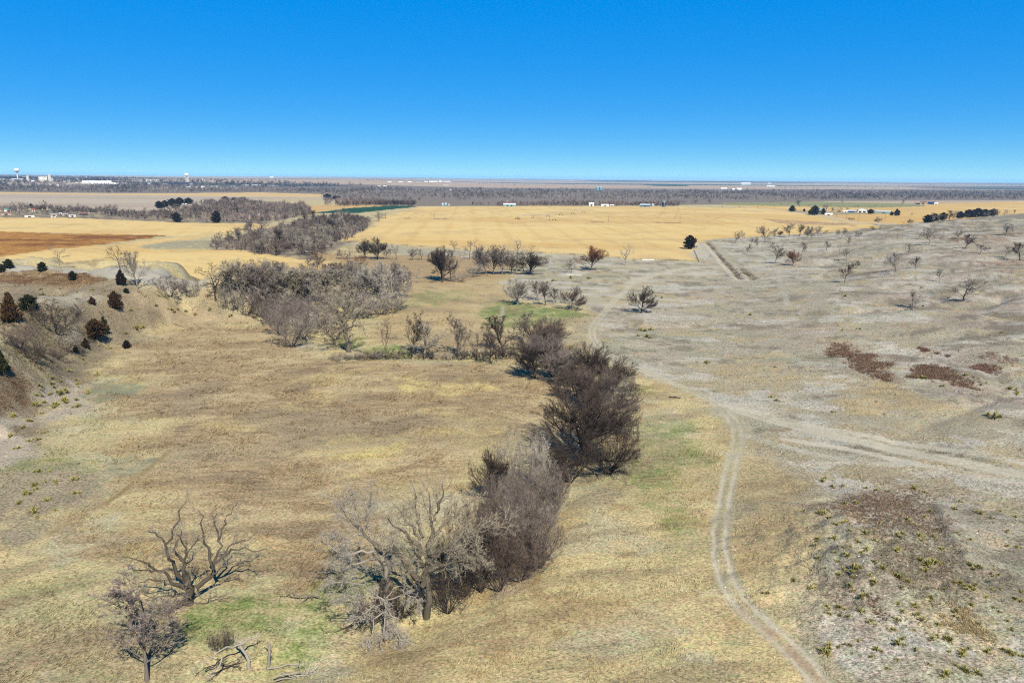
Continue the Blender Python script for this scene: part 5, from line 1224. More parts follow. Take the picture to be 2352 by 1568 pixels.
for c, pts, n, h, cl, lb in (('7', [(1630, 845), (1700, 850), (1840, 900), (1800, 920), (1650, 870)], 260, .8, (150, 116, 98), 'strip of dark brush on the upper hillside'), ('7', [(1900, 985), (2000, 970), (2240, 1010), (2200, 1030), (1950, 1020)], 420, .8, (150, 116, 98), 'line of dark brush above the red hump'),
                             ('7', [(2150, 870), (2310, 920), (2300, 980), (2130, 960), (2100, 880)], 160, .8, (150, 116, 98), 'loose dark brush at the hillside edge'), ('4', [(0, 480), (600, 480), (620, 700), (560, 900), (400, 1050), (0, 1000)], 2600, .55, (112, 100, 68), 'olive scrub over the bluff slope'),
                             ('4', [(0, 200), (820, 215), (820, 300), (300, 340), (0, 320)], 1500, .5, (124, 88, 56), 'brown grass on top of the bluff'), ('4', [(0, 1050), (120, 1060), (260, 1150), (290, 1260), (180, 1340), (0, 1320)], 420, .45, (138, 108, 80), 'rusty brush on the bare mound at the bluff foot'),
                             ('C', [(830, 560), (1480, 560), (1700, 980), (1640, 1230), (1300, 1200), (1100, 1000)], 1500, .28, (160, 142, 108), 'mixed dry weeds over the rough knoll face'), ('C', [(1280, 1180), (1620, 1110), (1850, 1300), (1900, 1500), (1700, 1400), (1500, 1290)], 900, .3, (200, 180, 136), 'bleached dead grass at the foot of the knoll'),
                             ('d', [(1460, 660), (1640, 640), (1780, 600), (1960, 545), (2352, 520), (2352, 900), (2000, 860), (1700, 900), (1500, 800)], 2600, .5, (122, 110, 78), 'small dry tufts sprinkled over the open hillside'), ('d', [(1460, 660), (1640, 640), (1780, 600), (2352, 560), (2352, 1060), (1850, 960), (1600, 880)], 1800, .35, (150, 128, 92), 'low tan tufts sprinkled over the lower hillside'), ('d', [(1690, 617), (1712, 622), (1740, 645), (1722, 645)], 260, .7, (126, 112, 88), 'dry weeds along the ditch'), ('d', [(1665, 605), (1672, 602), (1706, 638), (1696, 640)], 260, .8, (128, 104, 78), 'brown weeds filling the ditch bottom')):
    P = rand_in(c, pts, n, rg)
    o = blades(P, np.full(n, h) * (.5 + .8 * rg.random(n)), np.full(n, .035), lin(cl, .40) * (.7 + .6 * rg.random((n, 1))), rg, 6, .6, 'low_brush'); tag(o, lb, 'brush', None, 'stuff')
# dry grass standing over the meadow and the slopes near the camera
n = 130000
az = np.radians(-41 + 82 * rg.random(n)); r = 64 * (300 / 64) ** rg.random(n)
X = r * np.sin(az); Y = r * np.cos(az)
ia = np.clip(np.round((az - fine[0]) / (fine[1] - fine[0])).astype(int), 0, len(fine) - 1); ir = np.clip(np.searchsorted(RAD, r), 0, NR - 1)
vi = ir * NA + ia
cl_ = fbm(X, Y, 5, 4, .65)
dens = tall[vi] * (0.12 + 1.6 * np.clip(cl_ * 2 + .15, 0, 1))
keep = rg.random(n) < dens
X, Y, r, vi = X[keep], Y[keep], r[keep], vi[keep]
f = rg.random((len(X), 1))
cl = (colA[vi] * f + colB[vi] * (1 - f)) * (0.88 + .34 * rg.random((len(X), 1)))
sz = (.16 + .003 * r * rg.random(len(X)) + .14 * rg.random(len(X))) * (.8 + 1.3 * np.clip(cl_[keep] + .1, 0, .6))
go = blades(np.stack([X, Y, relief(X, Y) - .02], 1), sz * (.6 + .7 * tall[vi]), .018 + .00028 * r, cl, rg, 4, .8, 'dry_grass', 1, (1.1, .35)); tag(go, 'dry tan grass standing over the meadow and slopes', 'grass', None, 'stuff')

# ------------------------------------------------------------------ woods in the middle distance, tree by tree
def rand_px(pts, n, seed, gap=0.0):
    rg = np.random.default_rng(seed); P = np.array(pts, float); lo, hi = P.min(0), P.max(0); out = []
    while len(out) < n:
        q = lo + (hi - lo) * rg.random((n * 3, 2)); q = q[poly_sd(P, q[:, 0], q[:, 1]) > 0]
        for a in q:
            if len(out) < n and all(abs(a[0] - b[0]) / 1.0 + abs(a[1] - b[1]) * 3 > gap for b in out): out.append(a)
        gap *= .9
    return sorted(out, key=lambda a: a[1])
def wood(pts, n, hm, wr, mats, label, group, seed, gap=6, kinds=('far',)):
    rg = np.random.default_rng(seed)
    q = rand_px(pts, n, seed, gap); P = G([a[0] for a in q], [a[1] for a in q])
    for p in P:
        h = hm * rg.uniform(.7, 1.2); w = h * rg.uniform(*wr); k = kinds[rg.integers(len(kinds))]
        plant('bare_tree', label, 'tree', group, p, h, w, rk(k, 4 if k == 'far' else 3), mats[rg.integers(len(mats))])
wood([(478, 572), (530, 580), (640, 590), (700, 592), (760, 578), (800, 552), (845, 528), (850, 505), (800, 497), (700, 506), (640, 524), (580, 540), (478, 558)], 66, 12.5, (.8, 1.2), ('purple', 'purple', 'brown', 'grey', 'dark'),
     'purple-grey leafless tree packed in the wood between the yellow fields', 'wood between the yellow fields', 21, 16, ('dome', 'far', 'open'))
wood([(0, 497), (120, 497), (215, 494), (330, 506), (420, 512), (560, 514), (620, 512), (700, 503), (716, 490), (690, 474), (600, 472), (560, 464), (470, 470), (410, 488), (330, 494), (215, 484), (100, 480), (0, 482)], 62, 13.5, (.8, 1.3),
     ('purple', 'purple', 'grey', 'dark', 'grey'), 'bare tree in the wide wood behind the upper yellow field', 'wood behind the upper yellow field', 22, 9)
wood([(2125, 512), (2180, 507), (2260, 500), (2330, 497), (2340, 491), (2250, 491), (2180, 497), (2130, 503)], 26, 9, (.9, 1.3), ('purple', 'grey', 'dark'), 'bare tree in the shelterbelt behind the hillside crest', 'shelterbelt behind the hillside', 24, 8)
wood([(862, 514), (880, 508), (905, 506), (880, 500), (866, 505)], 5, 11, (.9, 1.2), ('grey',), 'grey tree at the corner of the big yellow field', 'trees at the field corner', 25, 8)
for k, (bx, by, ty, w) in enumerate([(2130, 512, 495, 22), (2146, 508, 492, 22), (2165, 506, 490, 20), (2225, 500, 483, 26), (2245, 499, 480, 28), (2262, 498, 482, 22), (2280, 496, 481, 20), (2205, 502, 487, 18)]):
    p, h, wm = fit('d', bx, by, ty, w)
    plant('evergreen_tree', 'dark evergreen in the shelterbelt behind the hillside crest', 'evergreen', 'evergreens of the shelterbelt', p, h, wm, rk('bush'), 'juniper_dark')
for c, bx, by, ty, w in (('1', 1090, 330, 285, 60), ('1', 1130, 322, 280, 50), ('1', 1180, 315, 268, 70), ('1', 1230, 312, 262, 70), ('1', 1290, 300, 262, 60), ('1', 2240, 275, 235, 60), ('1', 2300, 270, 248, 60), ('1', 1540, 280, 252, 50), ('1', 1660, 278, 255, 60), ('1', 1600, 275, 258, 50), ('1', 1200, 330, 290, 60), ('1', 215, 330, 300, 24), ('1', 1210, 425, 365, 60), ('1', 1480, 430, 355, 70)):
    p, h, wm = fit(c, bx, by, ty, w)
    plant('evergreen_tree', 'dark evergreen among the bare wood behind the upper yellow field', 'evergreen', 'evergreens in the wood', p, h, wm, rk('bush'), 'juniper_dark')
for bx, by, ty, w, mt, lb in ((1000, 352, 295, 62, 'purple', 'tall bare tree behind the farmhouse'), (1040, 354, 325, 60, 'brown', 'low brown bare tree left of the farm sheds'), (1090, 354, 320, 60, 'brown', 'rounded brown bare tree touching the farm sheds'), (1147, 348, 323, 44, 'brown', 'small bare tree behind the blue-roofed farm shed'),
                              (815, 318, 270, 70, 'dark', 'dark bare tree alone in the green pasture'), (1110, 300, 265, 34, 'grey', 'thin grey tree by the pale pasture fence'), (1575, 380, 360, 36, 'grey', 'small bare shrub tree in the yellow field right of the evergreens'), (1520, 308, 270, 34, 'dark', 'slim dark tree before the far right farm')):
    p, h, wm = fit('3', bx, by, ty, w); plant('bare_tree', lb, 'tree', None, p, h, wm, rk('far', 4), mt)

# ------------------------------------------------------------------ far-off woods that read as one mass
def mass(name, label, pts, n, h0, h1, cols, seed, tri=15, aspect=.55, keepf=None):
    rg = np.random.default_rng(seed)
    P = GP('d', pts); lo, hi = P.min(0), P.max(0); out = np.zeros((0, 2))
    for _ in range(60):
        q = lo + (hi - lo) * rg.random((n * 2, 2)); m = poly_sd(P, q[:, 0], q[:, 1]) > 0
        if keepf is not None: m &= keepf(q[:, 0], q[:, 1], rg)
        out = np.concatenate([out, q[m]])
        if len(out) >= n: break
    out = out[:n]; n = len(out)
    z = relief(out[:, 0], out[:, 1]); h = (h0 + (h1 - h0) * rg.random(n)) * (1 + .8 * fbm(out[:, 0] + 500, out[:, 1], 150, 3))
    B = np.concatenate([out, z[:, None]], 1)
    base = np.repeat(B, tri, 0); hh = np.repeat(h, tri)
    th = rg.random(n * tri) * 6.283; up = rg.random(n * tri)
    rad = hh * aspect * np.sqrt(rg.random(n * tri)) * (0.55 + 0.45 * np.sin(np.pi * np.clip(up, .08, .95)))
    s = base + np.stack([np.cos(th) * rad * .35, np.sin(th) * rad * .35, hh * (.12 + .4 * up)], 1)
    e = base + np.stack([np.cos(th) * rad, np.sin(th) * rad, hh * (.35 + .65 * up)], 1)
    S = norm(np.cross(e - s, rg.normal(size=e.shape))) * (hh * .055)[:, None]
    V = np.stack([s - S * .5, s + S, e], 1).reshape(-1, 3)
    ci = rg.integers(len(cols), size=n)
    C = np.array([lin(c, .40) for c in cols])[ci] * (.8 + .4 * rg.random((n, 1))) * (1 + 1.1 * fbm(out[:, 0], out[:, 1] * .6, 110, 3)[:, None])
    C = np.repeat(np.repeat(C, tri, 0) * (.82 + .36 * rg.random((n * tri, 1))), 3, 0)
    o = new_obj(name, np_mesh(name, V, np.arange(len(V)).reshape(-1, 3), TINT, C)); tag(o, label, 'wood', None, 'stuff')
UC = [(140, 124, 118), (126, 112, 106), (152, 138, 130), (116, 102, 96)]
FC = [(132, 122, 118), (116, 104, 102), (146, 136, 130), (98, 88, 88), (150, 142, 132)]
mass('leafless_underwood', 'dense grey underwood filling the wood behind the upper yellow field', [(0, 496), (120, 496), (215, 494), (330, 505), (420, 511), (560, 513), (620, 511), (700, 503), (716, 490), (690, 474), (600, 470), (560, 462), (470, 468), (410, 486), (330, 492), (215, 482), (100, 478), (0, 480)], 1300, 5, 12, UC, 36, 22, .5, lambda x, y, rg: fbm(x, y, 90, 3) > -.12)
mass('leafless_underwood', 'dense purple-grey underwood filling the wood between the yellow fields', [(478, 570), (530, 578), (640, 588), (700, 590), (760, 576), (800, 551), (842, 528), (848, 506), (800, 498), (700, 507), (640, 525), (580, 541), (478, 560)], 900, 3, 7, UC, 37, 30, .5)
mass('far_wood', 'dark hedge of bare trees along the far side of the big yellow field', [(770, 474), (900, 473), (1010, 474.5), (1120, 475), (1220, 473.5), (1300, 473), (1420, 474), (1560, 475), (1560, 471), (1300, 469), (1000, 469), (780, 468)], 620, 6, 13, [(124, 110, 104), (108, 96, 90), (140, 126, 118)], 38, 26, .5, lambda x, y, rg: fbm(x, y, 120, 3) > -.1)
gapf = lambda x, y, rg: fbm(x * .4, y, 260, 3) > -.22
mass('far_wood', 'broad belt of grey leafless river woodland across the valley', [(740, 474), (800, 471), (1000, 470), (1300, 470), (1560, 471), (1640, 470), (1665, 465), (1900, 461), (2352, 460), (3000, 458), (3000, 441), (2352, 441), (1900, 440), (1560, 440), (1200, 437), (740, 437)], 7000, 8, 15, FC, 31, 14, .55, gapf)
mass('far_wood', 'belt of bare trees between the pale field and the town', [(-700, 442.5), (0, 440.5), (250, 444), (600, 441), (745, 444), (900, 446), (900, 436), (400, 434), (0, 432), (-700, 433)], 2600, 9, 16, FC, 32, 14)
mass('far_wood', 'bluish haze-tinted mass of bare trees around the distant town', [(-700, 432), (0, 432), (400, 434), (760, 436), (900, 428), (700, 420), (430, 412), (200, 405.5), (0, 402.5), (-700, 403)], 5000, 9, 17, [(88, 82, 94), (78, 72, 86), (104, 96, 106), (68, 66, 78)], 33, 12, .6)  # blue-purple of distance haze is put into these tree colours
mass('far_wood', 'dense bluish haze-tinted trees between the white buildings of the town', [(-700, 434), (0, 433), (400, 435), (760, 436), (780, 424), (430, 418), (200, 412), (0, 409), (-700, 409)], 4200, 10, 17, [(88, 82, 94), (78, 72, 86), (104, 96, 106), (68, 66, 78)], 39, 14, .6)  # same haze tint painted into the tree colours here
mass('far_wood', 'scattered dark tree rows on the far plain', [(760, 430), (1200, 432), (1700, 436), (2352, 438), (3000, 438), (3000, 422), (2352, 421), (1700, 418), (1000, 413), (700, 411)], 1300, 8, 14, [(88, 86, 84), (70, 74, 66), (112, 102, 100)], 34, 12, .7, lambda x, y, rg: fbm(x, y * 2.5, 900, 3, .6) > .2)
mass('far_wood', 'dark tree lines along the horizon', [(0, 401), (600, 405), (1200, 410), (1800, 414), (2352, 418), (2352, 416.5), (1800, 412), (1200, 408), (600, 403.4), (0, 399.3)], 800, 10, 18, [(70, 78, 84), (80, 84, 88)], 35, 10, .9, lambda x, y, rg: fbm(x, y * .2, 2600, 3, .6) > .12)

# ------------------------------------------------------------------ buildings
BM = {k: plain_mat(k, c, r, v, sc) for k, c, r, v, sc in (
    ('white_wall', (236, 236, 230), .6, .06, .3), ('white_roof', (242, 244, 244), .5, .05, .3), ('grey_roof', (150, 152, 154), .5, .1, .4), ('blue_wall', (70, 104, 142), .5, .08, .4), ('teal_metal', (118, 172, 180), .45, .08, .4), ('tan_wall', (200, 180, 150), .7, .08, .4),
    ('dark_wall', (70, 66, 64), .7, .15, .4), ('red_wall', (150, 78, 66), .7, .1, .4), ('galvanised', (176, 186, 192), .4, .08, .5), ('navy_metal', (44, 54, 92), .4, .1, .5), ('green_roof', (92, 130, 118), .6, .1, .4), ('brown_roof', (128, 100, 88), .7, .12, .4), ('concrete', (206, 204, 196), .8, .1, .2),
    ('dark_door', (52, 52, 56), .6, .1, .5), ('glass_dark', (46, 56, 70), .2, .1, .5), ('pole_wood', (104, 88, 72), .85, .2, 1.0), ('rust_metal', (126, 116, 108), .6, .15, 1.0), ('wire', (110, 108, 104), .5, .1, 1.0), ('black_hide', (44, 40, 38), .7, .2, 1.0), ('pale_slab', (214, 208, 194), .85, .1, 1.0), ('red_paint', (170, 66, 62), .5, .1, 1.0))}
def box(V, F, x0, x1, y0, y1, z0, z1):
    k = len(V)
    V += [(x0, y0, z0), (x1, y0, z0), (x1, y1, z0), (x0, y1, z0), (x0, y0, z1), (x1, y0, z1), (x1, y1, z1), (x0, y1, z1)]
    F += [tuple(k + i for i in f) for f in ((0, 3, 2, 1), (4, 5, 6, 7), (0, 1, 5, 4), (1, 2, 6, 5), (2, 3, 7, 6), (3, 0, 4, 7))]
def pm(name, V, F, mat, parent, smooth=False):
    me = bpy.data.meshes.new(name); me.from_pydata(V, [], F); me.update()
    if smooth: me.polygons.foreach_set('use_smooth', [True] * len(me.polygons))
    me.materials.append(BM[mat]); return new_obj(name, me, parent)
def building(name, label, cat, c, bx, by, ty, w, wall='white_wall', roof='white_roof', dep=.6, pitch=.3, group=None, doors=1, windows=0, turn=0.0, flat=False, wing=None):
    p, h, wm = fit(c, bx, by, ty, w)
    e = new_obj(name, None, None, (p[0], p[1], p[2] - .1)); tag(e, label, cat, group)
    e.rotation_euler = (0, 0, -math.atan2(p[0], p[1]) + turn)
    a = wm / 2; d = wm * dep / 2; eh = h * (1 - pitch) if not flat else h * .93
    V, F = [], []
    if flat:
        box(V, F, -a, a, -d, d, 0, eh); pm('wall', V, F, wall, e)
        V, F = [], []; box(V, F, -a * 1.02, a * 1.02, -d * 1.02, d * 1.02, eh, h); pm('roof', V, F, roof, e)
    else:                                            # ridge runs across the view
        V += [(-a, -d, 0), (a, -d, 0), (a, d, 0), (-a, d, 0), (-a, -d, eh), (a, -d, eh), (a, d, eh), (-a, d, eh), (-a, 0, h * .985), (a, 0, h * .985)]
        F += [(0, 1, 5, 4), (1, 2, 6, 9, 5), (2, 3, 7, 6), (3, 0, 4, 8, 7)]; pm('wall', V, F, wall, e)
        o = max(.25, wm * .02); t = max(.12, h * .03); k = (h - eh) / d
        V, F = [], []
        for s in (-1, 1):
            y = s * (d + o); ze = eh - k * o; n = len(V)
            V += [(-a - o, y, ze), (a + o, y, ze), (a + o, 0, h), (-a - o, 0, h), (-a - o, y, ze + t), (a + o, y, ze + t), (a + o, 0, h + t), (-a - o, 0, h + t)]
            F += [tuple(n + i for i in f) for f in ((0, 3, 2, 1), (4, 5, 6, 7), (0, 1, 5, 4), (1, 2, 6, 5), (2, 3, 7, 6), (3, 0, 4, 7))]
        pm('roof', V, F, roof, e)
    for q in range(doors):
        x = -a + 2 * a * (q + 1) / (doors + 1) ; dw = min(1.8, a * .3); V, F = [], []; box(V, F, x - dw, x + dw, -d - .06, -d + .05, 0, min(eh * .75, 4)); pm('door', V, F, 'dark_door', e)
    for q in range(windows):
        x = -a + 2 * a * (q + .5) / windows; V, F = [], []; box(V, F, x - .5, x + .5, -d - .05, -d + .05, eh * .45, eh * .75); pm('window', V, F, 'glass_dark', e)
    return e
def lathe(prof, n=20):
    V = []; F = []
    for r, z in prof:
        for k in range(n):
            a = 6.28318 * k / n; V.append((r * math.cos(a), r * math.sin(a), z))
    m = len(prof)
    for i in range(m - 1):
        for k in range(n):
            F.append((i * n + k, i * n + (k + 1) % n, (i + 1) * n + (k + 1) % n, (i + 1) * n + k))
    F.append(tuple((m - 1) * n + k for k in range(n)))
    return V, F
def grain_bin(name, label, c, bx, by, ty, w, wall, roof, group=None, ladder=False, domed=False):
    p, h, wm = fit(c, bx, by, ty, w); e = new_obj(name, None, None, (p[0], p[1], p[2] - .1)); tag(e, label, 'silo', group); r = wm / 2
    er = h * (.74 if not domed else .88)
    pr = [(r, 0)]
    for k in range(1, 9):
        z = er * k / 8; pr += [(r * 1.0, z - er / 30), (r * 1.012, z)]
    pm('wall', *lathe(pr + [(r * .98, er)]), wall, e, False)
    pm('roof', *(lathe([(r * 1.03, er + .01), (r * .8, er + (h - er) * .6), (r * .4, er + (h - er) * .93), (r * .08, h)]) if domed else lathe([(r * 1.04, er + .01), (r * .14, h * .97), (r * .13, h)])), roof, e, False)
    V, F = [], []; box(V, F, -.35, .35, -r - .12, -r - .02, .3, er); pm('ladder', V, F, 'galvanised', e)
    return e
for bx, lb in ((1215, 'left'), (1260, 'x'), (1307, 'y')):
    grain_bin('grain_bin', {'left': 'galvanised grain bin with a bare tree row behind, farthest from the shed', 'x': 'bluish grain bin standing between two others by the big field', 'y': 'smallest grain bin of three at the edge of the big field'}[lb], 'z3', bx, 497, {'left': 455, 'x': 452, 'y': 468}[lb], {'left': 36, 'x': 42, 'y': 30}[lb], 'galvanised' if lb != 'x' else 'teal_metal', 'white_roof')
building('long_shed', 'teal-walled long shed with a white roof beyond the big yellow field', 'shed', 'z3', 2197, 505, 460, 175, 'teal_metal', 'white_roof', .35, .35, None, 2)
for bx in (910, 948):
    grain_bin('grain_bin', 'large teal grain bin of a pair rising behind the river woods', 'z4', bx, 214, 168, 38, 'teal_metal', 'galvanised', 'teal grain bins behind the woods')
for bx, by, ty, w, wl, rf, nm, lb in ((840, 400, 358, 58, 'white_wall', 'white_roof', 'house', 'small white house before the woods at the field edge'), (1000, 404, 378, 90, 'white_wall', 'white_roof', 'house', 'low white house half hidden by a bare tree'),
                                      (1080, 402, 382, 40, 'tan_wall', 'white_roof', 'shed', 'little pale shed beside the low white house'), (1470, 408, 374, 118, 'blue_wall', 'galvanised', 'long_shed', 'long blue shed with a metal roof near the tall navy silo')):
    building(nm, lb, 'building', 'z4', bx, by, ty, w, wl, rf, .5, .4, None, 1, 2)
grain_bin('grain_bin', 'small galvanised bin between the long blue shed and the navy silo', 'z4', 1560, 406, 372, 38, 'galvanised', 'white_roof')
grain_bin('tower_silo', 'tall navy tower silo with a pale dome by the far field edge', 'z4', 1690, 410, 340, 42, 'navy_metal', 'galvanised', None, False, True)
# farm on the right
def quonset(name, label, c, bx, by, ty, w, mat):
    p, h, wm = fit(c, bx, by, ty, w); e = new_obj(name, None, None, (p[0], p[1], p[2] - .1)); tag(e, label, 'barn'); e.rotation_euler = (0, 0, -math.atan2(p[0], p[1]) + .12)
    a = wm / 2; dpt = wm * .8; V = []; F = []; n = 14
    for y in (-dpt / 2, dpt / 2):
        for k in range(n + 1):
            th = math.pi * k / n; V.append((-a * math.cos(th), y, h * math.sin(th) ** .8))
    F = [(k, k + 1, n + 2 + k, n + 1 + k) for k in range(n)]; pm('roof', V, F, mat, e, True)
    pm('front_wall', [(v[0] * .99, v[1] + .3, v[2] * .99) for v in V[:n + 1]], [tuple(range(n, -1, -1))], 'white_wall', e); pm('back_wall', [(v[0] * .99, v[1] - .3, v[2] * .99) for v in V[n + 1:]], [tuple(range(n + 1))], 'white_wall', e)
    for x in (-.5, .3):
        V, F = [], []; box(V, F, a * x - 2, a * x + 2, -dpt / 2 - .05, -dpt / 2 + .1, 0, h * .4); pm('door', V, F, 'dark_door', e)
quonset('arched_barn', 'big white arched barn at the farmstead', 'z5', 1335, 268, 213, 128, 'white_roof')
for bx, by, ty, w, wl, rf, nm, lb, dp in ((1188, 268, 234, 105, 'blue_wall', 'galvanised', 'shed', 'blue farm shed with a grey roof beside the white arched barn', .5), (1115, 268, 240, 48, 'white_wall', 'white_roof', 'shed', 'small white farm shed at the end of the blue one', .6),
                                          (1610, 276, 244, 165, 'teal_metal', 'galvanised', 'long_shed', 'long low teal shed at the right end of the farmstead', .25), (780, 262, 212, 56, 'white_wall', 'grey_roof', 'farmhouse', 'grey-roofed farmhouse among evergreens by the road', .8), (895, 303, 276, 92, 'white_wall', 'white_roof', 'shed', 'low pale shed on the lawn before the farmhouse', .5),
                                          (1030, 262, 240, 40, 'dark_wall', 'brown_roof', 'shed', 'small dark shed left of the white farm shed', .6), (2205, 392, 318, 112, 'dark_wall', 'grey_roof', 'shed', 'dark open shed against the shelterbelt', .6), (2130, 165, 118, 72, 'tan_wall', 'brown_roof', 'house', 'tan house at the far right farm', .6),
                                          (2235, 162, 128, 84, 'blue_wall', 'navy_metal', 'shed', 'blue shed at the far right farm', .5), (2300, 165, 140, 44, 'white_wall', 'white_roof', 'shed', 'white shed at the end of the far right farm', .6), (2050, 162, 138, 70, 'tan_wall', 'brown_roof', 'house', 'low tan house left of the tall one at the far right farm', .5)):
    building(nm, lb, 'building', 'z5', bx, by, ty, w, wl, rf, dp, .4, None, 1, 2 if 'house' in nm else 0)
building('long_shed', 'grey cattle shed roof showing behind the long teal shed', 'building', 'z5', 1515, 244, 230, 40, 'dark_wall', 'galvanised', .6, .4)
# buildings in the wood at the left
for c, bx, by, ty, w, wl, rf, nm, lb in (('z6', 580, 416, 378, 162, 'white_wall', 'white_roof', 'trailer', 'long white trailer standing at the edge of the upper yellow field'), ('z6', 660, 300, 245, 48, 'white_wall', 'red_wall', 'house', 'white gabled house with a red roof among bare trees'), ('z6', 165, 305, 232, 130, 'white_wall', 'green_roof', 'house', 'green-roofed house among bare trees at the left'),
                                         ('z6', 1300, 385, 335, 130, 'tan_wall', 'grey_roof', 'house', 'tan house behind parked trailers at the field edge'), ('z6', 1420, 408, 365, 115, 'white_wall', 'galvanised', 'trailer', 'white trailer beside the tan house'), ('z6', 1640, 378, 318, 140, 'dark_wall', 'brown_roof', 'shed', 'dark open-sided shed at the end of the yard'), ('z6', 1060, 395, 340, 110, 'tan_wall', 'grey_roof', 'shed', 'grey shed left of the tan house'),
                                         ('z6', 1190, 360, 320, 70, 'white_wall', 'white_roof', 'camper', 'white camper behind the grey shed'), ('z6', 1045, 425, 400, 80, 'white_wall', 'white_roof', 'trailer', 'short white trailer on the field margin'), ('z6', 120, 372, 315, 170, 'tan_wall', 'brown_roof', 'barn', 'weathered brown barn at the left edge of the wood'), ('z2', 950, 572, 522, 68, 'white_wall', 'white_roof', 'barn', 'white gambrel barn deep in the bare wood'), ('z6', 430, 270, 200, 80, 'red_wall', 'brown_roof', 'barn', 'red barn hidden in bare trees')):
    building(nm, lb, 'building', c, bx, by, ty, w, wl, rf, .4 if 'trailer' in nm else .7, .12 if 'trailer' in nm else .4, None, 1, 2 if nm in ('house', 'trailer') else 0, flat='trailer' in nm or nm == 'camper')
# the town across the valley
def tower(label, c, bx, by, ty, w, legs, dist=3400.0):
    X, Y = px(c, bx, ty); d = ray(X, Y); d = d / np.hypot(d[0], d[1])                # its foot is hidden by trees: distance from the usual tank size
    p = np.array([d[0] * dist, d[1] * dist, 0.0]); p[2] = relief(p[0:1], p[1:2])[0]; h = EYE + d[2] * dist - p[2]; wm = w * CROPS[c][2] * dist / FPX
    e = new_obj('water_tower', None, None, (p[0], p[1], p[2] - .2)); tag(e, label, 'water tower'); r = wm / 2; th = min(h * .42, wm * .75)
    b = h - th
    pm('tank', *lathe([(r * .2, b), (r * .75, b + th * .12), (r, b + th * .4), (r, b + th * .62), (r * .7, b + th * .88), (r * .15, h)], 24), 'white_roof', e, True)
    if legs:
        for k in range(8):
            a = k * .785; V, F = [], []; box(V, F, -.7, .7, -.7, .7, 0, b + th * .3); o = pm('leg', V, F, 'white_wall', e); o.location = (r * .82 * math.cos(a), r * .82 * math.sin(a), 0)
        pm('riser', *lathe([(r * .12, 0), (r * .12, b + .5)], 12), 'white_wall', e)
    else:
        pm('column', *lathe([(r * .42, 0), (r * .22, b * .25), (r * .2, b * .9), (r * .3, b + th * .05)], 16), 'white_wall', e, True)
tower('white mushroom-shaped water tower standing above the horizon over the town', 'z1', 320, 200, 84, 78, False, 4300.0)
tower('white multi-legged water tower in front of the far ridge', 'z2', 976, 165, 74, 58, True, 4000.0)
p, h, wm = fit('z1', 905, 348, 195, 240)
e = new_obj('grain_elevator', None, None, (p[0], p[1], p[2] - .3)); tag(e, 'massive white concrete grain elevator with a tall headhouse in the town', 'grain elevator'); e.rotation_euler = (0, 0, -math.atan2(p[0], p[1]))
for k in range(7):
    r = wm * .3 / 7; o = pm('silo', *lathe([(r, 0), (r, h * .66)], 14), 'concrete', e, True); o.location = (-wm * .5 + r * (1 + 2 * k), 0, 0)
V, F = [], []; box(V, F, wm * .16, wm * .36, -wm * .1, wm * .1, 0, h * .8); pm('headhouse', V, F, 'concrete', e)
V, F = [], []; box(V, F, wm * .2, wm * .32, -wm * .06, wm * .06, h * .802, h); pm('penthouse', V, F, 'concrete', e)
V, F = [], []; box(V, F, -wm * .5, wm * .15, -wm * .05, wm * .05, h * .662, h * .72); pm('gallery', V, F, 'concrete', e)
for k, x in enumerate((.40, .47)):
    o = pm('side_bin', *lathe([(wm * .035, 0), (wm * .035, h * .45), (wm * .004, h * .52)], 14), 'galvanised', e, True); o.location = (wm * x, 0, 0)
grain_bin('concrete_silo', 'lone white concrete silo standing left of the grain elevator', 'z1', 553, 358, 228, 52, 'concrete', 'concrete', None, False, True)
building('warehouse', 'very long white warehouse roof gleaming at the edge of town', 'building', 'z1', 1905, 392, 330, 480, 'white_wall', 'white_roof', .5, .6, None, 3)
building('warehouse', 'dark long warehouse below the legged water tower', 'building', 'z2', 860, 242, 214, 270, 'blue_wall', 'navy_metal', .3, .4, None, 2)
TL = 'small white building dotted among the trees of the distant town'
rg = np.random.default_rng(99)
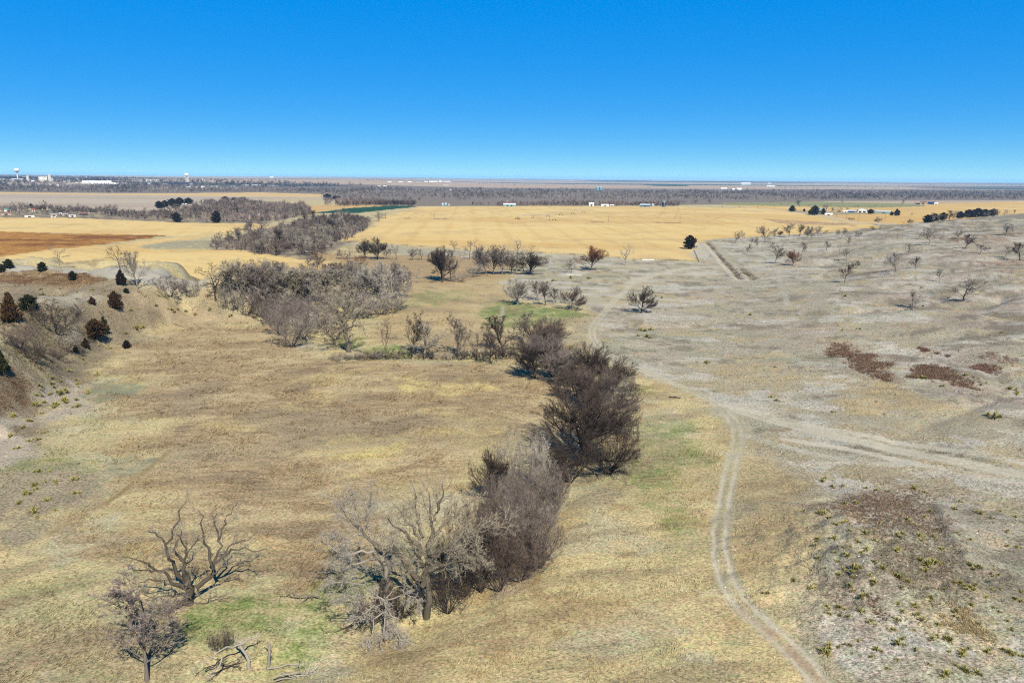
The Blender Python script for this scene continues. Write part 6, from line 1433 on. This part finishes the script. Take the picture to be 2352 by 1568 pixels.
tb = [('z1', 60, 320, 292, 90), ('z1', 150, 310, 288, 60), ('z1', 330, 325, 288, 180), ('z1', 360, 280, 256, 110), ('z1', 480, 270, 244, 80), ('z1', 240, 330, 305, 80), ('z1', 660, 365, 320, 60), ('z1', 620, 300, 285, 90), ('z1', 200, 410, 388, 60), ('z1', 990, 412, 398, 30), ('z1', 1130, 430, 412, 40), ('z1', 1340, 335, 318, 120), ('z1', 1300, 355, 340, 120), ('z1', 1500, 320, 290, 60),
      ('z1', 1560, 370, 355, 140), ('z1', 1610, 290, 270, 36), ('z1', 2240, 395, 362, 180), ('z1', 2000, 300, 285, 36), ('z1', 2180, 300, 282, 40), ('z1', 1460, 250, 236, 24), ('z1', 1700, 270, 252, 30), ('z2', 300, 195, 172, 70), ('z2', 420, 200, 165, 70), ('z2', 540, 195, 175, 80), ('z2', 480, 190, 178, 40), ('z2', 60, 225, 212, 100), ('z2', 440, 232, 218, 60), ('z2', 680, 238, 226, 100), ('z2', 1020, 215, 198, 90), ('z2', 1030, 240, 230, 60),
      ('z2', 1010, 285, 266, 60), ('z2', 1130, 288, 274, 50), ('z2', 1215, 290, 268, 50), ('z2', 1225, 176, 164, 40), ('z2', 1390, 282, 264, 100), ('z2', 1650, 292, 270, 60), ('z2', 1690, 305, 290, 50), ('z2', 1850, 256, 242, 90), ('z2', 2000, 258, 246, 130), ('z2', 2250, 262, 250, 160), ('z2', 2230, 150, 130, 50), 
      ('z3', 430, 152, 140, 60), ('z3', 600, 152, 140, 70), ('z3', 730, 152, 138, 60), ('z3', 850, 152, 144, 80), ('z3', 970, 150, 135, 50), ('z3', 1040, 150, 132, 60), ('z3', 1110, 150, 128, 70), ('z3', 1180, 148, 130, 40), ('z3', 1250, 148, 132, 80), ('z3', 1310, 146, 134, 40), ('z3', 1270, 202, 192, 80), ('z3', 1330, 270, 256, 40), ('z3', 1400, 262, 248, 50), ('z3', 280, 212, 202, 50), ('z3', 370, 212, 200, 50)]
for c, bx, by, ty, w in tb:
    big = c == 'z3' and by < 200
    building('town_building', TL if not big else 'white industrial shed in the row on the far plain', 'building', c, bx, by, ty, w, ('white_wall', 'tan_wall')[rg.integers(2)] if not big else 'white_wall', ('white_roof', 'white_roof', 'galvanised')[rg.integers(3)], .6, .4, 'distant town' if not big else 'industrial sheds on the plain', 0, 0, rg.uniform(-.3, .3))
for bx, by, ty, w, lb in ((2160, 167, 154, 40, 'white farm building on the far plain beyond the river woods'), (900, 0, 0, 0, '')):
    if w: building('farm_building', lb, 'building', '3', 450, 170, 155, 60, 'white_wall', 'white_roof')
for bx, by, ty, w in ((405, 205, 192, 30), (300, 200, 190, 40), (365, 205, 196, 20), (620, 183, 174, 50), (612, 163, 157, 22)):
    building('farm_building', 'pale farm building scattered on the plain behind the river woods', 'building', '3', bx, by, ty, w, 'white_wall', 'white_roof', .6, .4, 'farm buildings on the plain', 0)

# ------------------------------------------------------------------ poles, fence, irrigation machine, cattle, small things
def utility_pole(label, group, c, bx, by, ty):
    p, h, _ = fit(c, bx, by, ty, 10); h = min(h, 12.5); e = new_obj('utility_pole', None, None, (p[0], p[1], p[2] - .3)); tag(e, label, 'utility pole', group); e.rotation_euler = (0, 0, .2)
    pm('pole', *lathe([(.2, 0), (.13, h)], 8), 'pole_wood', e)
    V, F = [], []; box(V, F, -1.2, 1.2, -.06, .06, h - .8, h - .62); pm('crossarm', V, F, 'pole_wood', e)
for bx, by, ty in ((265, 396, 350), (645, 406, 370), (1033, 407, 374), (1433, 413, 380), (1835, 425, 386), (2323, 431, 380)):
    utility_pole('thin wooden utility pole on the line dividing the big yellow field', 'poles across the big field', '2', bx, by, ty)
for bx, by, ty in ((995, 342, 280), (1128, 352, 275), (1287, 372, 282), (1632, 368, 268), (190, 218, 178), (2130, 205, 120), (1085, 200, 150)):
    utility_pole('wooden utility pole near the farmstead', 'poles near the farmstead', 'z5', bx, by, ty)
def fence(label, c, pts, step=5.0, hp=1.25):
    P = GP(c, pts); s = np.concatenate([[0], np.cumsum(np.hypot(*np.diff(P, axis=0).T))]); n = max(2, int(s[-1] / step))
    q = np.linspace(0, s[-1], n + 1); X = np.interp(q, s, P[:, 0]); Y = np.interp(q, s, P[:, 1]); Z = relief(X, Y)
    e = new_obj('wire_fence', None, None, (X[0], Y[0], Z[0])); tag(e, label, 'fence')
    V, F = lathe([(.09, -.2), (.075, hp)], 6); me = bpy.data.meshes.new('post'); me.from_pydata(V, [], F); me.materials.append(BM['pole_wood'])
    for x, y, z in zip(X, Y, Z): new_obj('post', me, e, (x - X[0], y - Y[0], z - Z[0]))
    for k in (.45, .8, 1.12):
        N = np.stack([X - X[0], Y - Y[0], Z - Z[0] + k], 1)[None]; V, F = tubes(N, np.full(N.shape[:2], .012), 3); o = new_obj('wire', np_mesh('wire', V, F, BM['wire']), e)
fence('wire fence along the near edge of the big yellow field', 'd', [(925, 564), (1067, 573), (1225, 580), (1330, 585.5), (1406, 592.5), (1571, 599.5), (1604, 602.5)])
fence('short wire fence at the notch of the big yellow field', 'd', [(1605, 602), (1600, 590), (1594, 577)], 3.5)
fence('wire fence over the crest of the right hillside', 'd', [(1640, 551), (1700, 547), (1780, 543), (1900, 537)], 7)
fence('wire fence along the dark grass of the upper hillside', '7', [(1700, 105), (1900, 90), (2100, 78), (2352, 62)], 6)
def sprinkler(label, c, pts):
    P = G(*np.array([px(c, *q) for q in pts]).T); e = new_obj('pivot_sprinkler', None, None, P[0]); tag(e, label, 'irrigation')
    for k in range(len(P)):
        o = P[k] - P[0]; d = norm(P[min(k + 1, len(P) - 1)] - P[max(k - 1, 0)]); nx = np.array([-d[1], d[0], 0])
        for s in (-1, 1):
            N = np.array([[o + nx * 0 + [0, 0, 3.9], o + nx * s * 2.2 + [0, 0, .7]]]); V, F = tubes(N, np.full((1, 2), .12), 5); new_obj('tower_leg', np_mesh('tower_leg', V, F, BM['rust_metal']), e)
            V, F = lathe([(.01, -.2), (.75, -.2), (.75, .2), (.01, .2)], 14); w = pm('wheel', V, F, 'dark_door', e); w.location = o + nx * s * 2.2 + [0, 0, .7]; w.rotation_euler = (math.pi / 2, 0, math.atan2(nx[1], nx[0]))
        if k < len(P) - 1:
            a, b = o, P[k + 1] - P[0]; t = np.linspace(0, 1, 9)[:, None]; N = (a * (1 - t) + b * t); N[:, 2] += 3.9 + 1.1 * np.sin(np.pi * t[:, 0]); V, F = tubes(N[None], np.full((1, 9), .12), 6); new_obj('span_pipe', np_mesh('span_pipe', V, F, BM['galvanised']), e)
            N2 = N.copy(); N2[:, 2] -= 1.1 * np.sin(np.pi * t[:, 0]) * 1.5 ; V, F = tubes(N2[None], np.full((1, 9), .06), 4); new_obj('truss_rod', np_mesh('truss_rod', V, F, BM['galvanised']), e)
sprinkler('long pivot sprinkler crossing the big yellow field on wheeled towers', '2', [(1210, 404), (1422, 387), (1510, 376), (1590, 369), (1665, 361)])
sprinkler('short pivot sprinkler beside the pole line in the big yellow field', '2', [(1220, 402), (1317, 396), (1465, 412)])
cow = Bag()
for N, ra in ((np.array([[[-.9, 0, .95], [-.75, 0, 1.0], [0, 0, 1.0], [.7, 0, 1.08], [.95, 0, 1.1]]]), np.array([[.12, .36, .42, .36, .14]])), (np.array([[[.8, 0, 1.1], [1.1, 0, 1.2], [1.3, 0, 1.1], [1.55, 0, .95]]]), np.array([[.24, .2, .17, .09]])), (np.array([[[-.92, 0, 1.1], [-1.0, 0, .9], [-1.02, 0, .5]]]), np.array([[.05, .03, .04]]))):
    V, F = tubes(N, ra, 8); cow.add(V, F, 0.0)
for x in (-.62, .62):
    for y in (-.2, .2):
        V, F = tubes(np.array([[[x, y, .9], [x + (.04 if x > 0 else -.06), y, .5], [x, y, 0]]]), np.array([[.16, .09, .07]]), 6); cow.add(V, F, 0.0)
V, F, _ = cow.done(); cme = np_mesh('cow', V, F, BM['black_hide'], None, True)
for c, bx, by in (('3', 290, 322), ('3', 405, 322), ('3', 560, 316), ('3', 635, 316), ('3', 690, 303), ('3', 925, 308), ('3', 1075, 312), ('3', 1195, 320), ('3', 1215, 318), ('3', 1300, 318), ('3', 1380, 319), ('3', 1400, 320), ('3', 1335, 316), ('3', 740, 300), ('3', 880, 312), ('3', 530, 322)):
    p = G(*px(c, bx, by))[0]; o = new_obj('cow', cme, None, (p[0], p[1], p[2])); o.rotation_euler = (0, 0, random.uniform(0, 6.28)); o.scale = (1.25, 1.25, 1.25); tag(o, 'black cow grazing on the far pasture beyond the gravel road', 'cow', 'cattle on the far pasture')
def slab(name, label, cat, c, bx, by, w, dm, hm, mat, rot=0.0):
    p, h, wm = fit(c, bx, by, by - 5, w); V, F = [], []; a, b = wm / 2, dm / 2
    V = [(-a, -b, -.1), (a, -b * .9, -.1), (a * .96, b, -.1), (-a * .95, b * .92, -.1), (-a * .98, -b * .95, hm), (a * .97, -b * .85, hm * .9), (a * .93, b * .94, hm), (-a * .9, b * .86, hm * 1.1)]
    F = [(0, 3, 2, 1), (4, 5, 6, 7), (0, 1, 5, 4), (1, 2, 6, 5), (2, 3, 7, 6), (3, 0, 4, 7)]
    me = bpy.data.meshes.new(name); me.from_pydata(V, [], F); me.materials.append(BM[mat]); o = new_obj(name, me, None, p); o.rotation_euler = (0, 0, rot); tag(o, label, cat); return o
slab('concrete_slab', 'pale concrete slab lying below the small thin grey tree', 'slab', '6', 1095, 428, 60, 1.2, .35, 'pale_slab', .1)
slab('concrete_slab', 'second pale slab right of the first below the thin grey tree', 'slab', '6', 1165, 432, 55, 1.0, .3, 'pale_slab', -.2)
slab('white_pipe_stack', 'white pipes laid along the fence of the big yellow field', 'pipes', '6', 1750, 302, 105, .7, .5, 'white_wall', .05)
slab('red_object', 'small red painted thing caught under the largest dark tree', 'debris', 'B', 797, 1262, 26, .5, .6, 'red_paint', .4)
rg = np.random.default_rng(5)
P = np.concatenate([rand_in('C', [(600, 550), (1950, 550), (1950, 1560), (700, 1560)], 170, rg), rand_in('D', [(1000, 700), (1552, 700), (1552, 1568), (900, 1568)], 50, rg)])
V = []; F = []
for q in P:
    s = .05 + .13 * rg.random() ** 2; k = len(V); 
    V += [tuple(q + s * np.array(v) * (.7 + .6 * rg.random(3))) for v in ((-1, 0, 0), (1, 0, 0), (0, -1, 0), (0, 1, 0), (0, 0, .8), (0, 0, -.5))]
    F += [(k, k + 2, k + 4), (k + 2, k + 1, k + 4), (k + 1, k + 3, k + 4), (k + 3, k, k + 4)]
o = pm('loose_stones', V, F, 'pale_slab', None); tag(o, 'small pale stones strewn over the bare soil of the knoll', 'stones', None, 'stuff')

# ------------------------------------------------------------------ the air between here and the horizon
HTOP = max(100.0, float(gz.max()) + 4)          # just above the tallest water tower and the far ridges
hz = bpy.data.meshes.new('haze'); V, F = [], []; box(V, F, -31500, 31500, -31500, 31500, -6, HTOP); hz.from_pydata(V, [], F)
hm = bpy.data.materials.new('air'); hm.use_nodes = True; hn = hm.node_tree; hn.nodes.clear()
out = hn.nodes.new('ShaderNodeOutputMaterial'); pv = hn.nodes.new('ShaderNodeVolumePrincipled')
pv.inputs['Color'].default_value = (0.32, 0.64, 0.95, 1); pv.inputs['Density'].default_value = HAZE; pv.inputs['Anisotropy'].default_value = 0.0
hn.links.new(pv.outputs[0], out.inputs['Volume']); hz.materials.append(hm)
tag(new_obj('haze', hz), 'thin blue air over the valley', 'haze', None, 'stuff')
